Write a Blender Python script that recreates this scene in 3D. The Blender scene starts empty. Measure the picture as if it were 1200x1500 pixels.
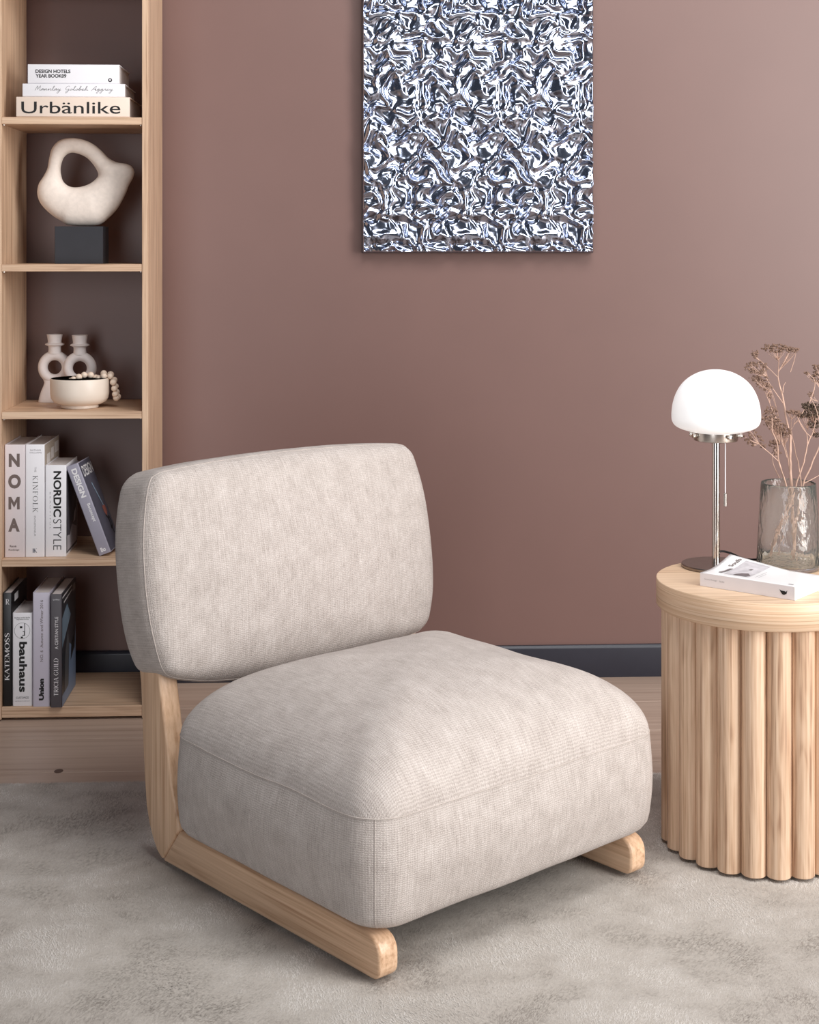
import bpy, bmesh, math, random
import numpy as np
from mathutils import Vector, Matrix, noise as mnoise

random.seed(7)
rng = np.random.default_rng(7)
S = bpy.context.scene
C = S.collection
PI = math.pi

# ------------------------------------------------------------------ camera
F_PX, HORIZON, YAW, EYE = 2210.0, 362.0, math.radians(2.75), 1.2
cam_d = bpy.data.cameras.new('camera')
cam = bpy.data.objects.new('camera', cam_d)
C.objects.link(cam)
cam.location = (0, 0, EYE)
cam.rotation_euler = (PI / 2, 0, -YAW)
cam_d.sensor_fit = 'VERTICAL'
cam_d.sensor_height = 36.0
cam_d.lens = F_PX / 1500 * 36
cam_d.shift_y = (HORIZON - 750) / 1500
cam_d.clip_end = 60
S.camera = cam

# ------------------------------------------------------------------ world and studio lights
w = bpy.data.worlds.new('studio')
S.world = w
w.use_nodes = True
w.node_tree.nodes['Background'].inputs[0].default_value = (0.66, 0.74, 0.92, 1)
w.node_tree.nodes['Background'].inputs[1].default_value = 0.068


def area(name, loc, target, size, size_y, power, col=(1, 1, 1)):
    d = bpy.data.lights.new(name, 'AREA')
    d.shape = 'RECTANGLE'
    d.size, d.size_y = size, size_y
    d.energy = power
    d.color = col
    o = bpy.data.objects.new(name, d)
    C.objects.link(o)
    o.location = loc
    o.rotation_euler = (Vector(target) - Vector(loc)).to_track_quat('-Z', 'Y').to_euler()
    return o


area('softbox_key', (2.75, 1.0, 1.65), (0.3, 3.1, 0.9), 1.3, 3.0, 118, (1.0, 0.98, 0.96))
area('softbox_top', (0.8, 1.9, 3.3), (0.5, 3.5, 0.9), 2.0, 1.3, 58, (1.0, 0.99, 0.98))
area('softbox_fill', (-1.3, -0.6, 1.15), (0.0, 3.2, 0.8), 1.2, 2.2, 30, (0.95, 0.97, 1.0))

S.view_settings.view_transform = 'Standard'
S.view_settings.look = 'None'
S.view_settings.gamma = 1
S.view_settings.use_curve_mapping = False
S.view_settings.exposure = 0.22


# ------------------------------------------------------------------ helpers
def at(px, py, Y):
    """point of the room seen at pixel (px, py) on the plane at distance Y from the camera wall"""
    r, u = (px - 600) / F_PX, -(py - HORIZON) / F_PX
    dx = r * math.cos(YAW) + math.sin(YAW)
    dy = -r * math.sin(YAW) + math.cos(YAW)
    t = Y / dy
    return Vector((dx * t, Y, EYE + u * t))


def tag(o, label=None, cat=None, group=None, kind=None):
    if label: o['label'] = label
    if cat: o['category'] = cat
    if group: o['group'] = group
    if kind: o['kind'] = kind
    return o


def empty(name, loc=(0, 0, 0), rz=0.0, rot=None):
    o = bpy.data.objects.new(name, None)
    o.empty_display_size = 0.05
    C.objects.link(o)
    o.location = loc
    o.rotation_euler = rot if rot else (0, 0, rz)
    return o


def link(name, me, mat=None, parent=None, smooth=False):
    if mat is not None and not me.materials:
        me.materials.append(mat)
    if smooth:
        me.polygons.foreach_set('use_smooth', [True] * len(me.polygons))
    o = bpy.data.objects.new(name, me)
    C.objects.link(o)
    if parent: o.parent = parent
    return o


def mesh(name, verts, faces, mat=None, parent=None, smooth=False, fix=False):
    me = bpy.data.meshes.new(name)
    me.from_pydata([tuple(v) for v in verts], [], faces)
    if fix:
        bm = bmesh.new(); bm.from_mesh(me)
        bmesh.ops.recalc_face_normals(bm, faces=bm.faces)
        bm.to_mesh(me); bm.free()
    return link(name, me, mat, parent, smooth)


def auto_smooth(o, ang=40):
    me = o.data
    bm = bmesh.new(); bm.from_mesh(me)
    for e in bm.edges:
        if len(e.link_faces) == 2 and e.calc_face_angle(0) > math.radians(ang):
            e.smooth = False
    for f in bm.faces: f.smooth = True
    bm.to_mesh(me); bm.free()
    return o


def prism(name, poly, axis, a, b, mat, parent=None, bevel=0.0, seg=2):
    """extrude a 2-D outline; axis 'x': outline in (y,z), 'y': in (x,z), 'z': in (x,y)"""
    bm = bmesh.new()

    def P(p, t):
        return {'x': (t, p[0], p[1]), 'y': (p[0], t, p[1]), 'z': (p[0], p[1], t)}[axis]
    va = [bm.verts.new(P(p, a)) for p in poly]
    vb = [bm.verts.new(P(p, b)) for p in poly]
    n = len(poly)
    bm.faces.new(va); bm.faces.new(vb[::-1])
    for i in range(n):
        bm.faces.new((va[i], vb[i], vb[(i + 1) % n], va[(i + 1) % n]))
    bmesh.ops.recalc_face_normals(bm, faces=bm.faces)
    if bevel > 0:
        es = [e for e in bm.edges if len(e.link_faces) == 2 and e.calc_face_angle(0) > math.radians(25)]
        bmesh.ops.bevel(bm, geom=es, offset=bevel, segments=seg, profile=0.5, affect='EDGES')
    me = bpy.data.meshes.new(name)
    bm.to_mesh(me); bm.free()
    o = link(name, me, mat, parent)
    if bevel > 0: auto_smooth(o, 30)
    return o


def box(name, x0, x1, y0, y1, z0, z1, mat, parent=None, bevel=0.0, seg=1):
    return prism(name, [(x0, y0), (x1, y0), (x1, y1), (x0, y1)], 'z', z0, z1, mat, parent, bevel, seg)


def lathe(name, prof, mat, parent=None, seg=48, loc=(0, 0, 0), sharp=None):
    V, Fc = [], []
    for r, z in prof:
        for k in range(seg):
            a = 2 * PI * k / seg
            V.append((loc[0] + r * math.cos(a), loc[1] + r * math.sin(a), loc[2] + z))
    n = len(prof)
    for i in range(n - 1):
        for k in range(seg):
            k2 = (k + 1) % seg
            Fc.append((i * seg + k, i * seg + k2, (i + 1) * seg + k2, (i + 1) * seg + k))
    Fc.append(tuple(range(seg - 1, -1, -1)))
    Fc.append(tuple((n - 1) * seg + k for k in range(seg)))
    o = mesh(name, V, Fc, mat, parent, True, True)
    return auto_smooth(o, sharp or 35)


def catmull(pts, sub=6, closed=False):
    P = [Vector(p) for p in pts]
    out = []
    n = len(P)
    for i in range(n if closed else n - 1):
        if closed:
            a, b, c, d = P[(i - 1) % n], P[i], P[(i + 1) % n], P[(i + 2) % n]
        else:
            a, b, c, d = P[max(i - 1, 0)], P[i], P[i + 1], P[min(i + 2, n - 1)]
        for k in range(sub):
            t = k / sub
            out.append(0.5 * ((2 * b) + (c - a) * t + (2 * a - 5 * b + 4 * c - d) * t * t + (3 * b - a - 3 * c + d) * t ** 3))
    if not closed: out.append(P[-1])
    return out


def tube_geo(path, rad, seg=8, closed=False):
    P = [Vector(p) for p in path]
    n = len(P)
    R = rad if isinstance(rad, (list, tuple)) else [rad] * n
    V, Fc = [], []
    up = Vector((0.31, 0.17, 0.93)).normalized()
    for i in range(n):
        if closed: t = P[(i + 1) % n] - P[i - 1]
        else: t = P[min(i + 1, n - 1)] - P[max(i - 1, 0)]
        if t.length < 1e-9: t = Vector((0, 0, 1))
        t.normalize()
        a = t.cross(up)
        if a.length < 0.05: a = t.cross(Vector((1, 0, 0)))
        a.normalize()
        b = a.cross(t)
        up = b
        for k in range(seg):
            an = 2 * PI * k / seg
            V.append(P[i] + R[i] * (math.cos(an) * a + math.sin(an) * b))
    for i in range(n if closed else n - 1):
        j = (i + 1) % n
        for k in range(seg):
            k2 = (k + 1) % seg
            Fc.append((i * seg + k, i * seg + k2, j * seg + k2, j * seg + k))
    if not closed:
        Fc.append(tuple(range(seg - 1, -1, -1)))
        Fc.append(tuple((n - 1) * seg + k for k in range(seg)))
    return V, Fc


def tube(name, path, rad, mat, parent=None, seg=8, closed=False):
    V, Fc = tube_geo(path, rad, seg, closed)
    return auto_smooth(mesh(name, V, Fc, mat, parent, True, True), 60)


# ------------------------------------------------------------------ materials
def srgb(r, g, b):
    f = lambda c: (c / 255 / 12.92) if c / 255 <= 0.04045 else ((c / 255 + 0.055) / 1.055) ** 2.4
    return (f(r), f(g), f(b), 1)


def new_mat(name):
    m = bpy.data.materials.new(name)
    m.use_nodes = True
    nt = m.node_tree
    return m, nt, nt.nodes['Principled BSDF']


def N(nt, typ, **kw):
    n = nt.nodes.new(typ)
    for k, v in kw.items():
        if k in n.inputs: n.inputs[k].default_value = v
        else: setattr(n, k, v)
    return n


def plain(name, col, rough=0.5, metal=0.0, var=0.04, scale=30, spec=0.5, bump=0.0, **kw):
    """procedural: base colour with a faint noise mottling"""
    m, nt, b = new_mat(name)
    tc = N(nt, 'ShaderNodeTexCoord')
    nz = N(nt, 'ShaderNodeTexNoise', Scale=scale, Detail=4.0)
    nt.links.new(tc.outputs['Object'], nz.inputs['Vector'])
    rp = N(nt, 'ShaderNodeValToRGB')
    e = rp.color_ramp.elements
    e[0].position, e[1].position = 0.3, 0.7
    e[0].color = tuple(c * (1 - var) for c in col[:3]) + (1,)
    e[1].color = tuple(min(1, c * (1 + var)) for c in col[:3]) + (1,)
    nt.links.new(nz.outputs['Fac'], rp.inputs['Fac'])
    nt.links.new(rp.outputs['Color'], b.inputs['Base Color'])
    b.inputs['Roughness'].default_value = rough
    b.inputs['Metallic'].default_value = metal
    b.inputs['Specular IOR Level'].default_value = spec
    for k, v in kw.items(): b.inputs[k].default_value = v
    if bump:
        bp = N(nt, 'ShaderNodeBump', Strength=bump, Distance=0.002)
        nt.links.new(nz.outputs['Fac'], bp.inputs['Height'])
        nt.links.new(bp.outputs['Normal'], b.inputs['Normal'])
    return m


def wood(name, light, mid, dark, axis='z', fine=170, band=14, rough=0.45, rnd=False, contrast=1.7, ring=.07):
    """grain stretched along the given local axis"""
    m, nt, b = new_mat(name)
    tc = N(nt, 'ShaderNodeTexCoord')
    vec = tc.outputs['Object']
    if rnd:
        oi = N(nt, 'ShaderNodeObjectInfo')
        ml = N(nt, 'ShaderNodeVectorMath', operation='SCALE')
        cx = N(nt, 'ShaderNodeCombineXYZ')
        for k in range(3): nt.links.new(oi.outputs['Random'], cx.inputs[k])
        nt.links.new(cx.outputs[0], ml.inputs[0]); ml.inputs['Scale'].default_value = 7.3
        ad = N(nt, 'ShaderNodeVectorMath', operation='ADD')
        nt.links.new(vec, ad.inputs[0]); nt.links.new(ml.outputs[0], ad.inputs[1])
        vec = ad.outputs[0]

    def nz(across, along, detail, dist):
        mp = N(nt, 'ShaderNodeMapping')
        s = [across] * 3
        s['xyz'.index(axis)] = along
        mp.inputs['Scale'].default_value = s
        nt.links.new(vec, mp.inputs['Vector'])
        n = N(nt, 'ShaderNodeTexNoise', Scale=1.0, Detail=detail, Roughness=0.6, Distortion=dist)
        nt.links.new(mp.outputs[0], n.inputs['Vector'])
        return n.outputs['Fac']
    broad = nz(band, band * 0.09, 3, 0.6)
    # growth rings: sine of the broad noise gives cathedral-like figure
    mr = N(nt, 'ShaderNodeMath', operation='MULTIPLY'); mr.inputs[1].default_value = 46
    nt.links.new(broad, mr.inputs[0])
    sn = N(nt, 'ShaderNodeMath', operation='SINE'); nt.links.new(mr.outputs[0], sn.inputs[0])
    s2 = N(nt, 'ShaderNodeMath', operation='MULTIPLY_ADD'); s2.inputs[1].default_value = ring; s2.inputs[2].default_value = 0.0
    nt.links.new(sn.outputs[0], s2.inputs[0])
    fi = nz(fine, fine * 0.018, 5, 0.0)
    br2 = nz(band * 0.5, band * 0.06, 2, 0.3)
    a1 = N(nt, 'ShaderNodeMath', operation='MULTIPLY_ADD'); a1.inputs[1].default_value = 0.9 * contrast; a1.inputs[2].default_value = 0.5 - 0.45 * contrast
    nt.links.new(fi, a1.inputs[0])
    a2 = N(nt, 'ShaderNodeMath', operation='ADD')
    nt.links.new(a1.outputs[0], a2.inputs[0]); nt.links.new(s2.outputs[0], a2.inputs[1])
    a3 = N(nt, 'ShaderNodeMath', operation='MULTIPLY_ADD'); a3.inputs[1].default_value = 0.35; a3.inputs[2].default_value = -0.15
    nt.links.new(br2, a3.inputs[0])
    a4 = N(nt, 'ShaderNodeMath', operation='ADD')
    nt.links.new(a2.outputs[0], a4.inputs[0]); nt.links.new(a3.outputs[0], a4.inputs[1])
    rp = N(nt, 'ShaderNodeValToRGB')
    cr = rp.color_ramp
    cr.elements[0].position, cr.elements[0].color = 0.18, dark
    cr.elements[1].position, cr.elements[1].color = 0.78, light
    e = cr.elements.new(0.45); e.color = mid
    nt.links.new(a4.outputs[0], rp.inputs['Fac'])
    nt.links.new(rp.outputs['Color'], b.inputs['Base Color'])
    b.inputs['Roughness'].default_value = rough
    bp = N(nt, 'ShaderNodeBump', Strength=0.12, Distance=0.001)
    nt.links.new(a4.outputs[0], bp.inputs['Height'])
    nt.links.new(bp.outputs['Normal'], b.inputs['Normal'])
    return m


def fabric(name):
    """chunky woven upholstery, in UVs measured in metres"""
    m, nt, b = new_mat(name)
    uv = N(nt, 'ShaderNodeUVMap')
    nd = N(nt, 'ShaderNodeTexNoise', Scale=210.0, Detail=3.0)
    nt.links.new(uv.outputs[0], nd.inputs['Vector'])
    vs = N(nt, 'ShaderNodeVectorMath', operation='MULTIPLY_ADD')
    vs.inputs[1].default_value = (0.0048, 0.0048, 0); vs.inputs[2].default_value = (0, 0, 0)
    nt.links.new(nd.outputs['Color'], vs.inputs[0])
    wp = N(nt, 'ShaderNodeVectorMath', operation='ADD')
    nt.links.new(uv.outputs[0], wp.inputs[0]); nt.links.new(vs.outputs[0], wp.inputs[1])
    sp = N(nt, 'ShaderNodeSeparateXYZ'); nt.links.new(wp.outputs[0], sp.inputs[0])

    def osc(sock, period, ph=None):
        k = N(nt, 'ShaderNodeMath', operation='MULTIPLY'); k.inputs[1].default_value = 2 * PI / period
        nt.links.new(sock, k.inputs[0]); o = k.outputs[0]
        if ph is not None:
            ad = N(nt, 'ShaderNodeMath', operation='ADD')
            nt.links.new(o, ad.inputs[0]); nt.links.new(ph, ad.inputs[1]); o = ad.outputs[0]
        s = N(nt, 'ShaderNodeMath', operation='SINE'); nt.links.new(o, s.inputs[0])
        return s.outputs[0]
    warp = osc(sp.outputs[0], 0.0047)
    half = N(nt, 'ShaderNodeMath', operation='MULTIPLY'); half.inputs[1].default_value = 1.6
    nt.links.new(warp, half.inputs[0])
    weft = osc(sp.outputs[1], 0.0036, half.outputs[0])
    mul = N(nt, 'ShaderNodeMath', operation='MULTIPLY'); nt.links.new(warp, mul.inputs[0]); nt.links.new(weft, mul.inputs[1])
    sm = N(nt, 'ShaderNodeMath', operation='MULTIPLY_ADD'); sm.inputs[1].default_value = 0.3
    nt.links.new(warp, sm.inputs[0]); nt.links.new(mul.outputs[0], sm.inputs[2])
    yarn = N(nt, 'ShaderNodeTexNoise', Scale=520.0, Detail=3.0)
    nt.links.new(uv.outputs[0], yarn.inputs['Vector'])
    hgt = N(nt, 'ShaderNodeMath', operation='MULTIPLY_ADD'); hgt.inputs[1].default_value = 0.38
    nt.links.new(sm.outputs[0], hgt.inputs[0]); nt.links.new(yarn.outputs['Fac'], hgt.inputs[2])
    big = N(nt, 'ShaderNodeTexNoise', Scale=22.0, Detail=5.0, Roughness=0.65)
    nt.links.new(uv.outputs[0], big.inputs['Vector'])
    st = N(nt, 'ShaderNodeMapping'); st.inputs['Scale'].default_value = (260, 22, 1)
    nt.links.new(uv.outputs[0], st.inputs['Vector'])
    slub = N(nt, 'ShaderNodeTexNoise', Scale=1.0, Detail=3.0); nt.links.new(st.outputs[0], slub.inputs['Vector'])
    c1 = N(nt, 'ShaderNodeMath', operation='MULTIPLY_ADD'); c1.inputs[1].default_value = 0.42
    bg = N(nt, 'ShaderNodeMath', operation='MULTIPLY_ADD'); bg.inputs[1].default_value = 0.5; bg.inputs[2].default_value = 0.27
    nt.links.new(big.outputs['Fac'], bg.inputs[0])
    nt.links.new(hgt.outputs[0], c1.inputs[0]); nt.links.new(bg.outputs[0], c1.inputs[2])
    c2 = N(nt, 'ShaderNodeMath', operation='MULTIPLY_ADD'); c2.inputs[1].default_value = 0.45
    nt.links.new(slub.outputs['Fac'], c2.inputs[0]); nt.links.new(c1.outputs[0], c2.inputs[2])
    rp = N(nt, 'ShaderNodeValToRGB'); cr = rp.color_ramp
    cr.elements[0].position, cr.elements[0].color = 0.45, srgb(152, 141, 134)
    cr.elements[1].position, cr.elements[1].color = 1.0, srgb(222, 214, 209)
    cr.elements.new(0.98).color = srgb(218, 210, 205)
    cr.elements.new(0.75).color = srgb(194, 184, 178)
    sc = N(nt, 'ShaderNodeMath', operation='MULTIPLY'); sc.inputs[1].default_value = 0.74
    nt.links.new(c2.outputs[0], sc.inputs[0])
    nt.links.new(sc.outputs[0], rp.inputs['Fac'])
    nt.links.new(rp.outputs['Color'], b.inputs['Base Color'])
    b.inputs['Roughness'].default_value = 0.92
    b.inputs['Specular IOR Level'].default_value = 0.15
    b.inputs['Sheen Weight'].default_value = 0.12
    bp = N(nt, 'ShaderNodeBump', Strength=0.6, Distance=0.0012)
    nt.links.new(hgt.outputs[0], bp.inputs['Height'])
    nt.links.new(bp.outputs['Normal'], b.inputs['Normal'])
    return m


M = {}
M['wall'] = plain('wall_paint', srgb(120, 92, 86), 0.41, var=0.02, scale=6, bump=0.04, spec=0.5)
M['baseboard'] = plain('navy_paint', srgb(42, 43, 54), 0.4, var=0.05)
OAK = (srgb(222, 191, 162), srgb(203, 169, 140), srgb(164, 128, 102))
M['oak_z'] = wood('oak_upright', *OAK, axis='z')
M['oak_x'] = wood('oak_shelf', *OAK, axis='x')
ASH = (srgb(230, 195, 163), srgb(212, 174, 141), srgb(180, 138, 106))
M['ash_z'] = wood('ash_post', *ASH, axis='z', band=9, fine=120, rough=0.38)
M['ash_y'] = wood('ash_runner', *ASH, axis='y', band=9, fine=120, rough=0.34)
TOAK = (srgb(224, 194, 166), srgb(204, 170, 141), srgb(158, 122, 96))
M['table_z'] = wood('table_slat_oak', *TOAK, axis='z', rnd=True, band=16, fine=150, contrast=2.0, ring=.09)
M['table_top'] = wood('table_top_oak', srgb(232, 204, 176), srgb(219, 188, 157), srgb(190, 154, 122), axis='x', band=9, fine=90)


def edge_wood():
    m, nt, b = new_mat('table_edge_oak')
    tc = N(nt, 'ShaderNodeTexCoord')
    mp = N(nt, 'ShaderNodeMapping'); mp.inputs['Scale'].default_value = (3, 3, 300)
    nt.links.new(tc.outputs['Object'], mp.inputs['Vector'])
    n = N(nt, 'ShaderNodeTexNoise', Scale=1.0, Detail=4.0, Distortion=0.8)
    nt.links.new(mp.outputs[0], n.inputs['Vector'])
    rp = N(nt, 'ShaderNodeValToRGB')
    rp.color_ramp.elements[0].position = 0.3; rp.color_ramp.elements[0].color = srgb(188, 155, 126)
    rp.color_ramp.elements[1].position = 0.68; rp.color_ramp.elements[1].color = srgb(226, 198, 170)
    rp.color_ramp.elements.new(0.47).color = srgb(214, 180, 148)
    nt.links.new(n.outputs['Fac'], rp.inputs['Fac']); nt.links.new(rp.outputs[0], b.inputs['Base Color'])
    b.inputs['Roughness'].default_value = 0.45
    return m


M['table_edge'] = edge_wood()
M['plank'] = wood('floor_oak', srgb(196, 174, 158), srgb(178, 154, 138), srgb(144, 119, 104), axis='x', rnd=True, fine=60, band=7, rough=0.42, ring=.03, contrast=1.1)
M['fabric'] = fabric('beige_weave')
M['seam'] = plain('beige_seam', srgb(190, 180, 173), 0.9, var=0.12, scale=400, spec=0.1)
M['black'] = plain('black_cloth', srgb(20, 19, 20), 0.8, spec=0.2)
M['white'] = plain('white_print', srgb(238, 236, 240), 0.45, var=0.01)
M['paper'] = plain('book_paper', srgb(214, 205, 203), 0.85, var=0.06, scale=200)
M['ink'] = plain('black_ink', srgb(24, 22, 23), 0.6)
M['white_ink'] = plain('white_ink', srgb(238, 236, 238), 0.6)
M['grey_ink'] = plain('grey_ink', srgb(160, 156, 160), 0.6)
M['taupe_ink'] = plain('taupe_ink', srgb(112, 98, 94), 0.6)
M['ceramic'] = plain('white_ceramic', srgb(226, 218, 216), 0.6, var=0.03, scale=60)
M['steel'] = plain('brushed_steel', srgb(200, 194, 188), 0.27, metal=1.0, var=0.03, scale=120)
M['chrome'] = plain('polished_steel', srgb(215, 210, 205), 0.14, metal=1.0, var=0.01)


# ------------------------------------------------------------------ the room
WALL_Y = 4.19
wall = mesh('wall_back', [(-4, WALL_Y, 0), (5, WALL_Y, 0), (5, WALL_Y, 3.4), (-4, WALL_Y, 3.4),
                          (-4, WALL_Y + .12, 0), (5, WALL_Y + .12, 0), (5, WALL_Y + .12, 3.4), (-4, WALL_Y + .12, 3.4)],
            [(0, 1, 2, 3), (5, 4, 7, 6), (3, 2, 6, 7), (1, 5, 6, 2), (4, 0, 3, 7), (4, 5, 1, 0)], M['wall'], fix=True)
tag(wall, 'plain mauve brown painted wall behind the furniture', kind='structure')
bb = prism('baseboard_back', [(WALL_Y, 0.0), (WALL_Y - .014, 0.0), (WALL_Y - .014, .082), (WALL_Y - .009, .090), (WALL_Y, .090)],
           'x', -4, 5, M['baseboard'], bevel=0.0015)
tag(bb, 'dark navy baseboard along the mauve wall', kind='structure')
fl = box('floor', -4, 5, -2.5, WALL_Y + .12, -0.08, -0.012, M['plank'])
tag(fl, 'greyish brown oak laminate floor', kind='structure')
# planks run along the wall; each row staggered
row_w, y = 0.236, WALL_Y - 0.002
r = 0
while y > 0.4:
    x = -2.35 - (0.0, .62, .12, .40)[r % 4]
    while x < 3.0:
        x1 = x + 2.6
        box('plank', x + .0006, x1 - .0006, y - row_w + .0006, y - .0006, -0.012, 0.0, M['plank'], fl, bevel=0.0008)
        x = x1
    y -= row_w
    r += 1
# a dark knot in the plank beside the bookshelf
kn = lathe('knot', [(0.009, 0.0), (0.0085, 0.0004)], plain('knot_brown', srgb(92, 72, 62), .6, var=.2, scale=150), fl, 14, (0, 0, 0))
kn.location = (-0.637, 3.49, 0.0)
kn.scale = (1.15, 1.6, 1.0)

# ------------------------------------------------------------------ rug
RUG_Y = 3.388


def rug_mats():
    m, nt, b = new_mat('rug_backing')
    b.inputs['Roughness'].default_value = 0.95
    b.inputs['Base Color'].default_value = srgb(140, 131, 121)
    tc = N(nt, 'ShaderNodeTexCoord')
    nz = N(nt, 'ShaderNodeTexNoise', Scale=260.0, Detail=2.0)
    nt.links.new(tc.outputs['Object'], nz.inputs['Vector'])
    rp = N(nt, 'ShaderNodeValToRGB')
    rp.color_ramp.elements[0].color = srgb(160, 152, 144); rp.color_ramp.elements[1].color = srgb(196, 189, 181)
    nt.links.new(nz.outputs['Fac'], rp.inputs['Fac']); nt.links.new(rp.outputs[0], b.inputs['Base Color'])
    m2, nt, b = new_mat('rug_viscose_pile')
    at_ = N(nt, 'ShaderNodeAttribute'); at_.attribute_name = 'sheen_tone'
    rp = N(nt, 'ShaderNodeValToRGB')
    rp.color_ramp.elements[0].position = 0.0; rp.color_ramp.elements[0].color = srgb(150, 141, 133)
    rp.color_ramp.elements[1].position = 1.0; rp.color_ramp.elements[1].color = srgb(226, 220, 214)
    rp.color_ramp.elements.new(0.5).color = srgb(193, 185, 177)
    nt.links.new(at_.outputs['Fac'], rp.inputs['Fac']); nt.links.new(rp.outputs[0], b.inputs['Base Color'])
    ge = N(nt, 'ShaderNodeNewGeometry')
    va = N(nt, 'ShaderNodeVectorMath', operation='ADD'); va.inputs[1].default_value = (0, 0, 2.4)
    nt.links.new(ge.outputs['Normal'], va.inputs[0])
    vn = N(nt, 'ShaderNodeVectorMath', operation='NORMALIZE'); nt.links.new(va.outputs[0], vn.inputs[0])
    nt.links.new(vn.outputs[0], b.inputs['Normal'])
    b.inputs['Roughness'].default_value = 0.55
    b.inputs['Specular IOR Level'].default_value = 0.35
    b.inputs['Sheen Weight'].default_value = 0.15
    return m, m2


M['rug'], M['pile'] = rug_mats()
rug = empty('rug', (0.2, 2.4, 0))
tag(rug, 'pale grey beige viscose rug with brushed patches of painted sheen under the chair', 'rug')
RX0, RX1, RY0 = -1.55, 1.75, 1.2
box('backing', RX0 - .2, RX1 - .2, RY0 - 2.4, RUG_Y - 2.4, 0.0005, 0.007, M['rug'], rug)


def perlin2(x, y, seed, wrap=None):
    g = np.random.default_rng(seed).normal(size=(64, 64, 2))
    g /= np.linalg.norm(g, axis=2, keepdims=True)
    xi, yi = np.floor(x).astype(int), np.floor(y).astype(int)
    xf, yf = x - xi, y - yi
    W = wrap or 64

    def dot(ix, iy, dx, dy):
        q = g[(ix % W) % 64, iy % 64]
        return q[..., 0] * dx + q[..., 1] * dy
    u = xf ** 3 * (xf * (xf * 6 - 15) + 10)
    v = yf ** 3 * (yf * (yf * 6 - 15) + 10)
    a = dot(xi, yi, xf, yf) * (1 - u) + dot(xi + 1, yi, xf - 1, yf) * u
    b = dot(xi, yi + 1, xf, yf - 1) * (1 - u) + dot(xi + 1, yi + 1, xf - 1, yf - 1) * u
    return a * (1 - v) + b * v


def build_pile():
    n = 620000
    # denser towards the camera side, where the pile shows largest
    X = rng.uniform(-1.3, 1.5, n)
    Y = RUG_Y - (rng.uniform(0, 1, n) ** 0.9) * (RUG_Y - 1.95)
    edge = rng.uniform(0, 1, n) < 0.02
    Y[edge] = RUG_Y - rng.uniform(0, 0.012, edge.sum())
    nx, ny = X * 5 + 40, Y * 6.5 + 40
    patch = perlin2(nx, ny, 3) + 0.6 * perlin2(nx * 2.3, ny * 2.3, 4) + 0.35 * perlin2(nx * 5, ny * 5, 5)
    ang = 2.6 * (perlin2(X * 3 + 9, Y * 3 + 9, 6) + .5 * patch) + 1.2 + rng.normal(0, 0.45, n)
    lean = np.clip(1.20 + 0.08 * patch + rng.normal(0, 0.06, n), 1.0, 1.40)
    L = rng.uniform(0.007, 0.0115, n)
    wd = rng.uniform(0.0004, 0.0009, n)
    dx, dy = np.sin(lean) * np.cos(ang), np.sin(lean) * np.sin(ang)
    dz = np.maximum(np.cos(lean), 0.18)
    base = np.stack([X, Y, np.full(n, 0.0055)], 1)
    tip = base + np.stack([dx, dy, dz], 1) * L[:, None]
    tip[:, 2] = np.minimum(tip[:, 2], 0.0135)
    side = np.stack([-np.sin(ang), np.cos(ang), np.zeros(n)], 1) * wd[:, None]
    V = np.empty((n * 3, 3), np.float32)
    V[0::3], V[1::3], V[2::3] = base - side, base + side, tip
    V[:, 0] -= 0.2; V[:, 1] -= 2.4
    me = bpy.data.meshes.new('pile')
    me.vertices.add(n * 3); me.loops.add(n * 3); me.polygons.add(n)
    me.vertices.foreach_set('co', V.ravel())
    me.loops.foreach_set('vertex_index', np.arange(n * 3, dtype=np.int32))
    me.polygons.foreach_set('loop_start', np.arange(0, n * 3, 3, dtype=np.int32))
    me.polygons.foreach_set('loop_total', np.full(n, 3, np.int32))
    me.update()
    sheen_tone = np.clip(0.5 + 1.05 * patch + rng.normal(0, 0.11, n), 0, 1).astype(np.float32)  # pile sheen painted into the blade colour as light and dark patches
    a = me.attributes.new('sheen_tone', 'FLOAT', 'POINT')
    a.data.foreach_set('value', np.repeat(sheen_tone, 3))
    me.validate()
    o = link('pile', me, M['pile'], rug)
    o['kind'] = 'stuff'


build_pile()
RUG_TOP = 0.012

# ------------------------------------------------------------------ armchair
ch = empty('armchair', (0.068, 2.428, RUG_TOP + .0015), math.radians(38.6))
tag(ch, 'low beige woven armchair without arms on a pale wooden sled frame', 'armchair')
Z0 = RUG_TOP


def ring_rr(a, b, r, per=14, side=18):
    """closed rounded rectangle, evenly split"""
    out = []
    for cx, cy, s in ((a - r, b - r, 0), (-(a - r), b - r, 90), (-(a - r), -(b - r), 180), (a - r, -(b - r), 270)):
        for i in range(per + 1):
            t = math.radians(s + 90 * i / per)
            out.append((cx + r * math.cos(t), cy + r * math.sin(t)))
        nxt = {0: (-(a - r), b), 90: (-a, -(b - r)), 180: (a - r, -b), 270: (a, b - r)}[s]
        p = out[-1]
        for i in range(1, side):
            f = i / side
            out.append((p[0] + (nxt[0] - p[0]) * f, p[1] + (nxt[1] - p[1]) * f))
    return np.array(out)


SEAT = dict(a=.360, b=.304, cu=.338, cv=.292, r=.062, zb=.084, zs=.277, Hd=.149, n=2.5, m=1.75)


def seat_ring(k, bulge, r=None):
    q = SEAT
    R = ring_rr(q['a'], q['b'], r or q['r'])
    # sides swell a little between the corners
    sx = np.cos(np.clip(R[:, 0] / q['a'], -1, 1) * PI / 2)
    sy = np.cos(np.clip(R[:, 1] / q['b'], -1, 1) * PI / 2)
    B = R.copy()
    B[:, 0] += np.sign(R[:, 0]) * sy * bulge * (np.abs(R[:, 0]) > q['a'] * .8)
    B[:, 1] += np.sign(R[:, 1]) * sx * bulge * (np.abs(R[:, 1]) > q['b'] * .8)
    return B * k


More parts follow.
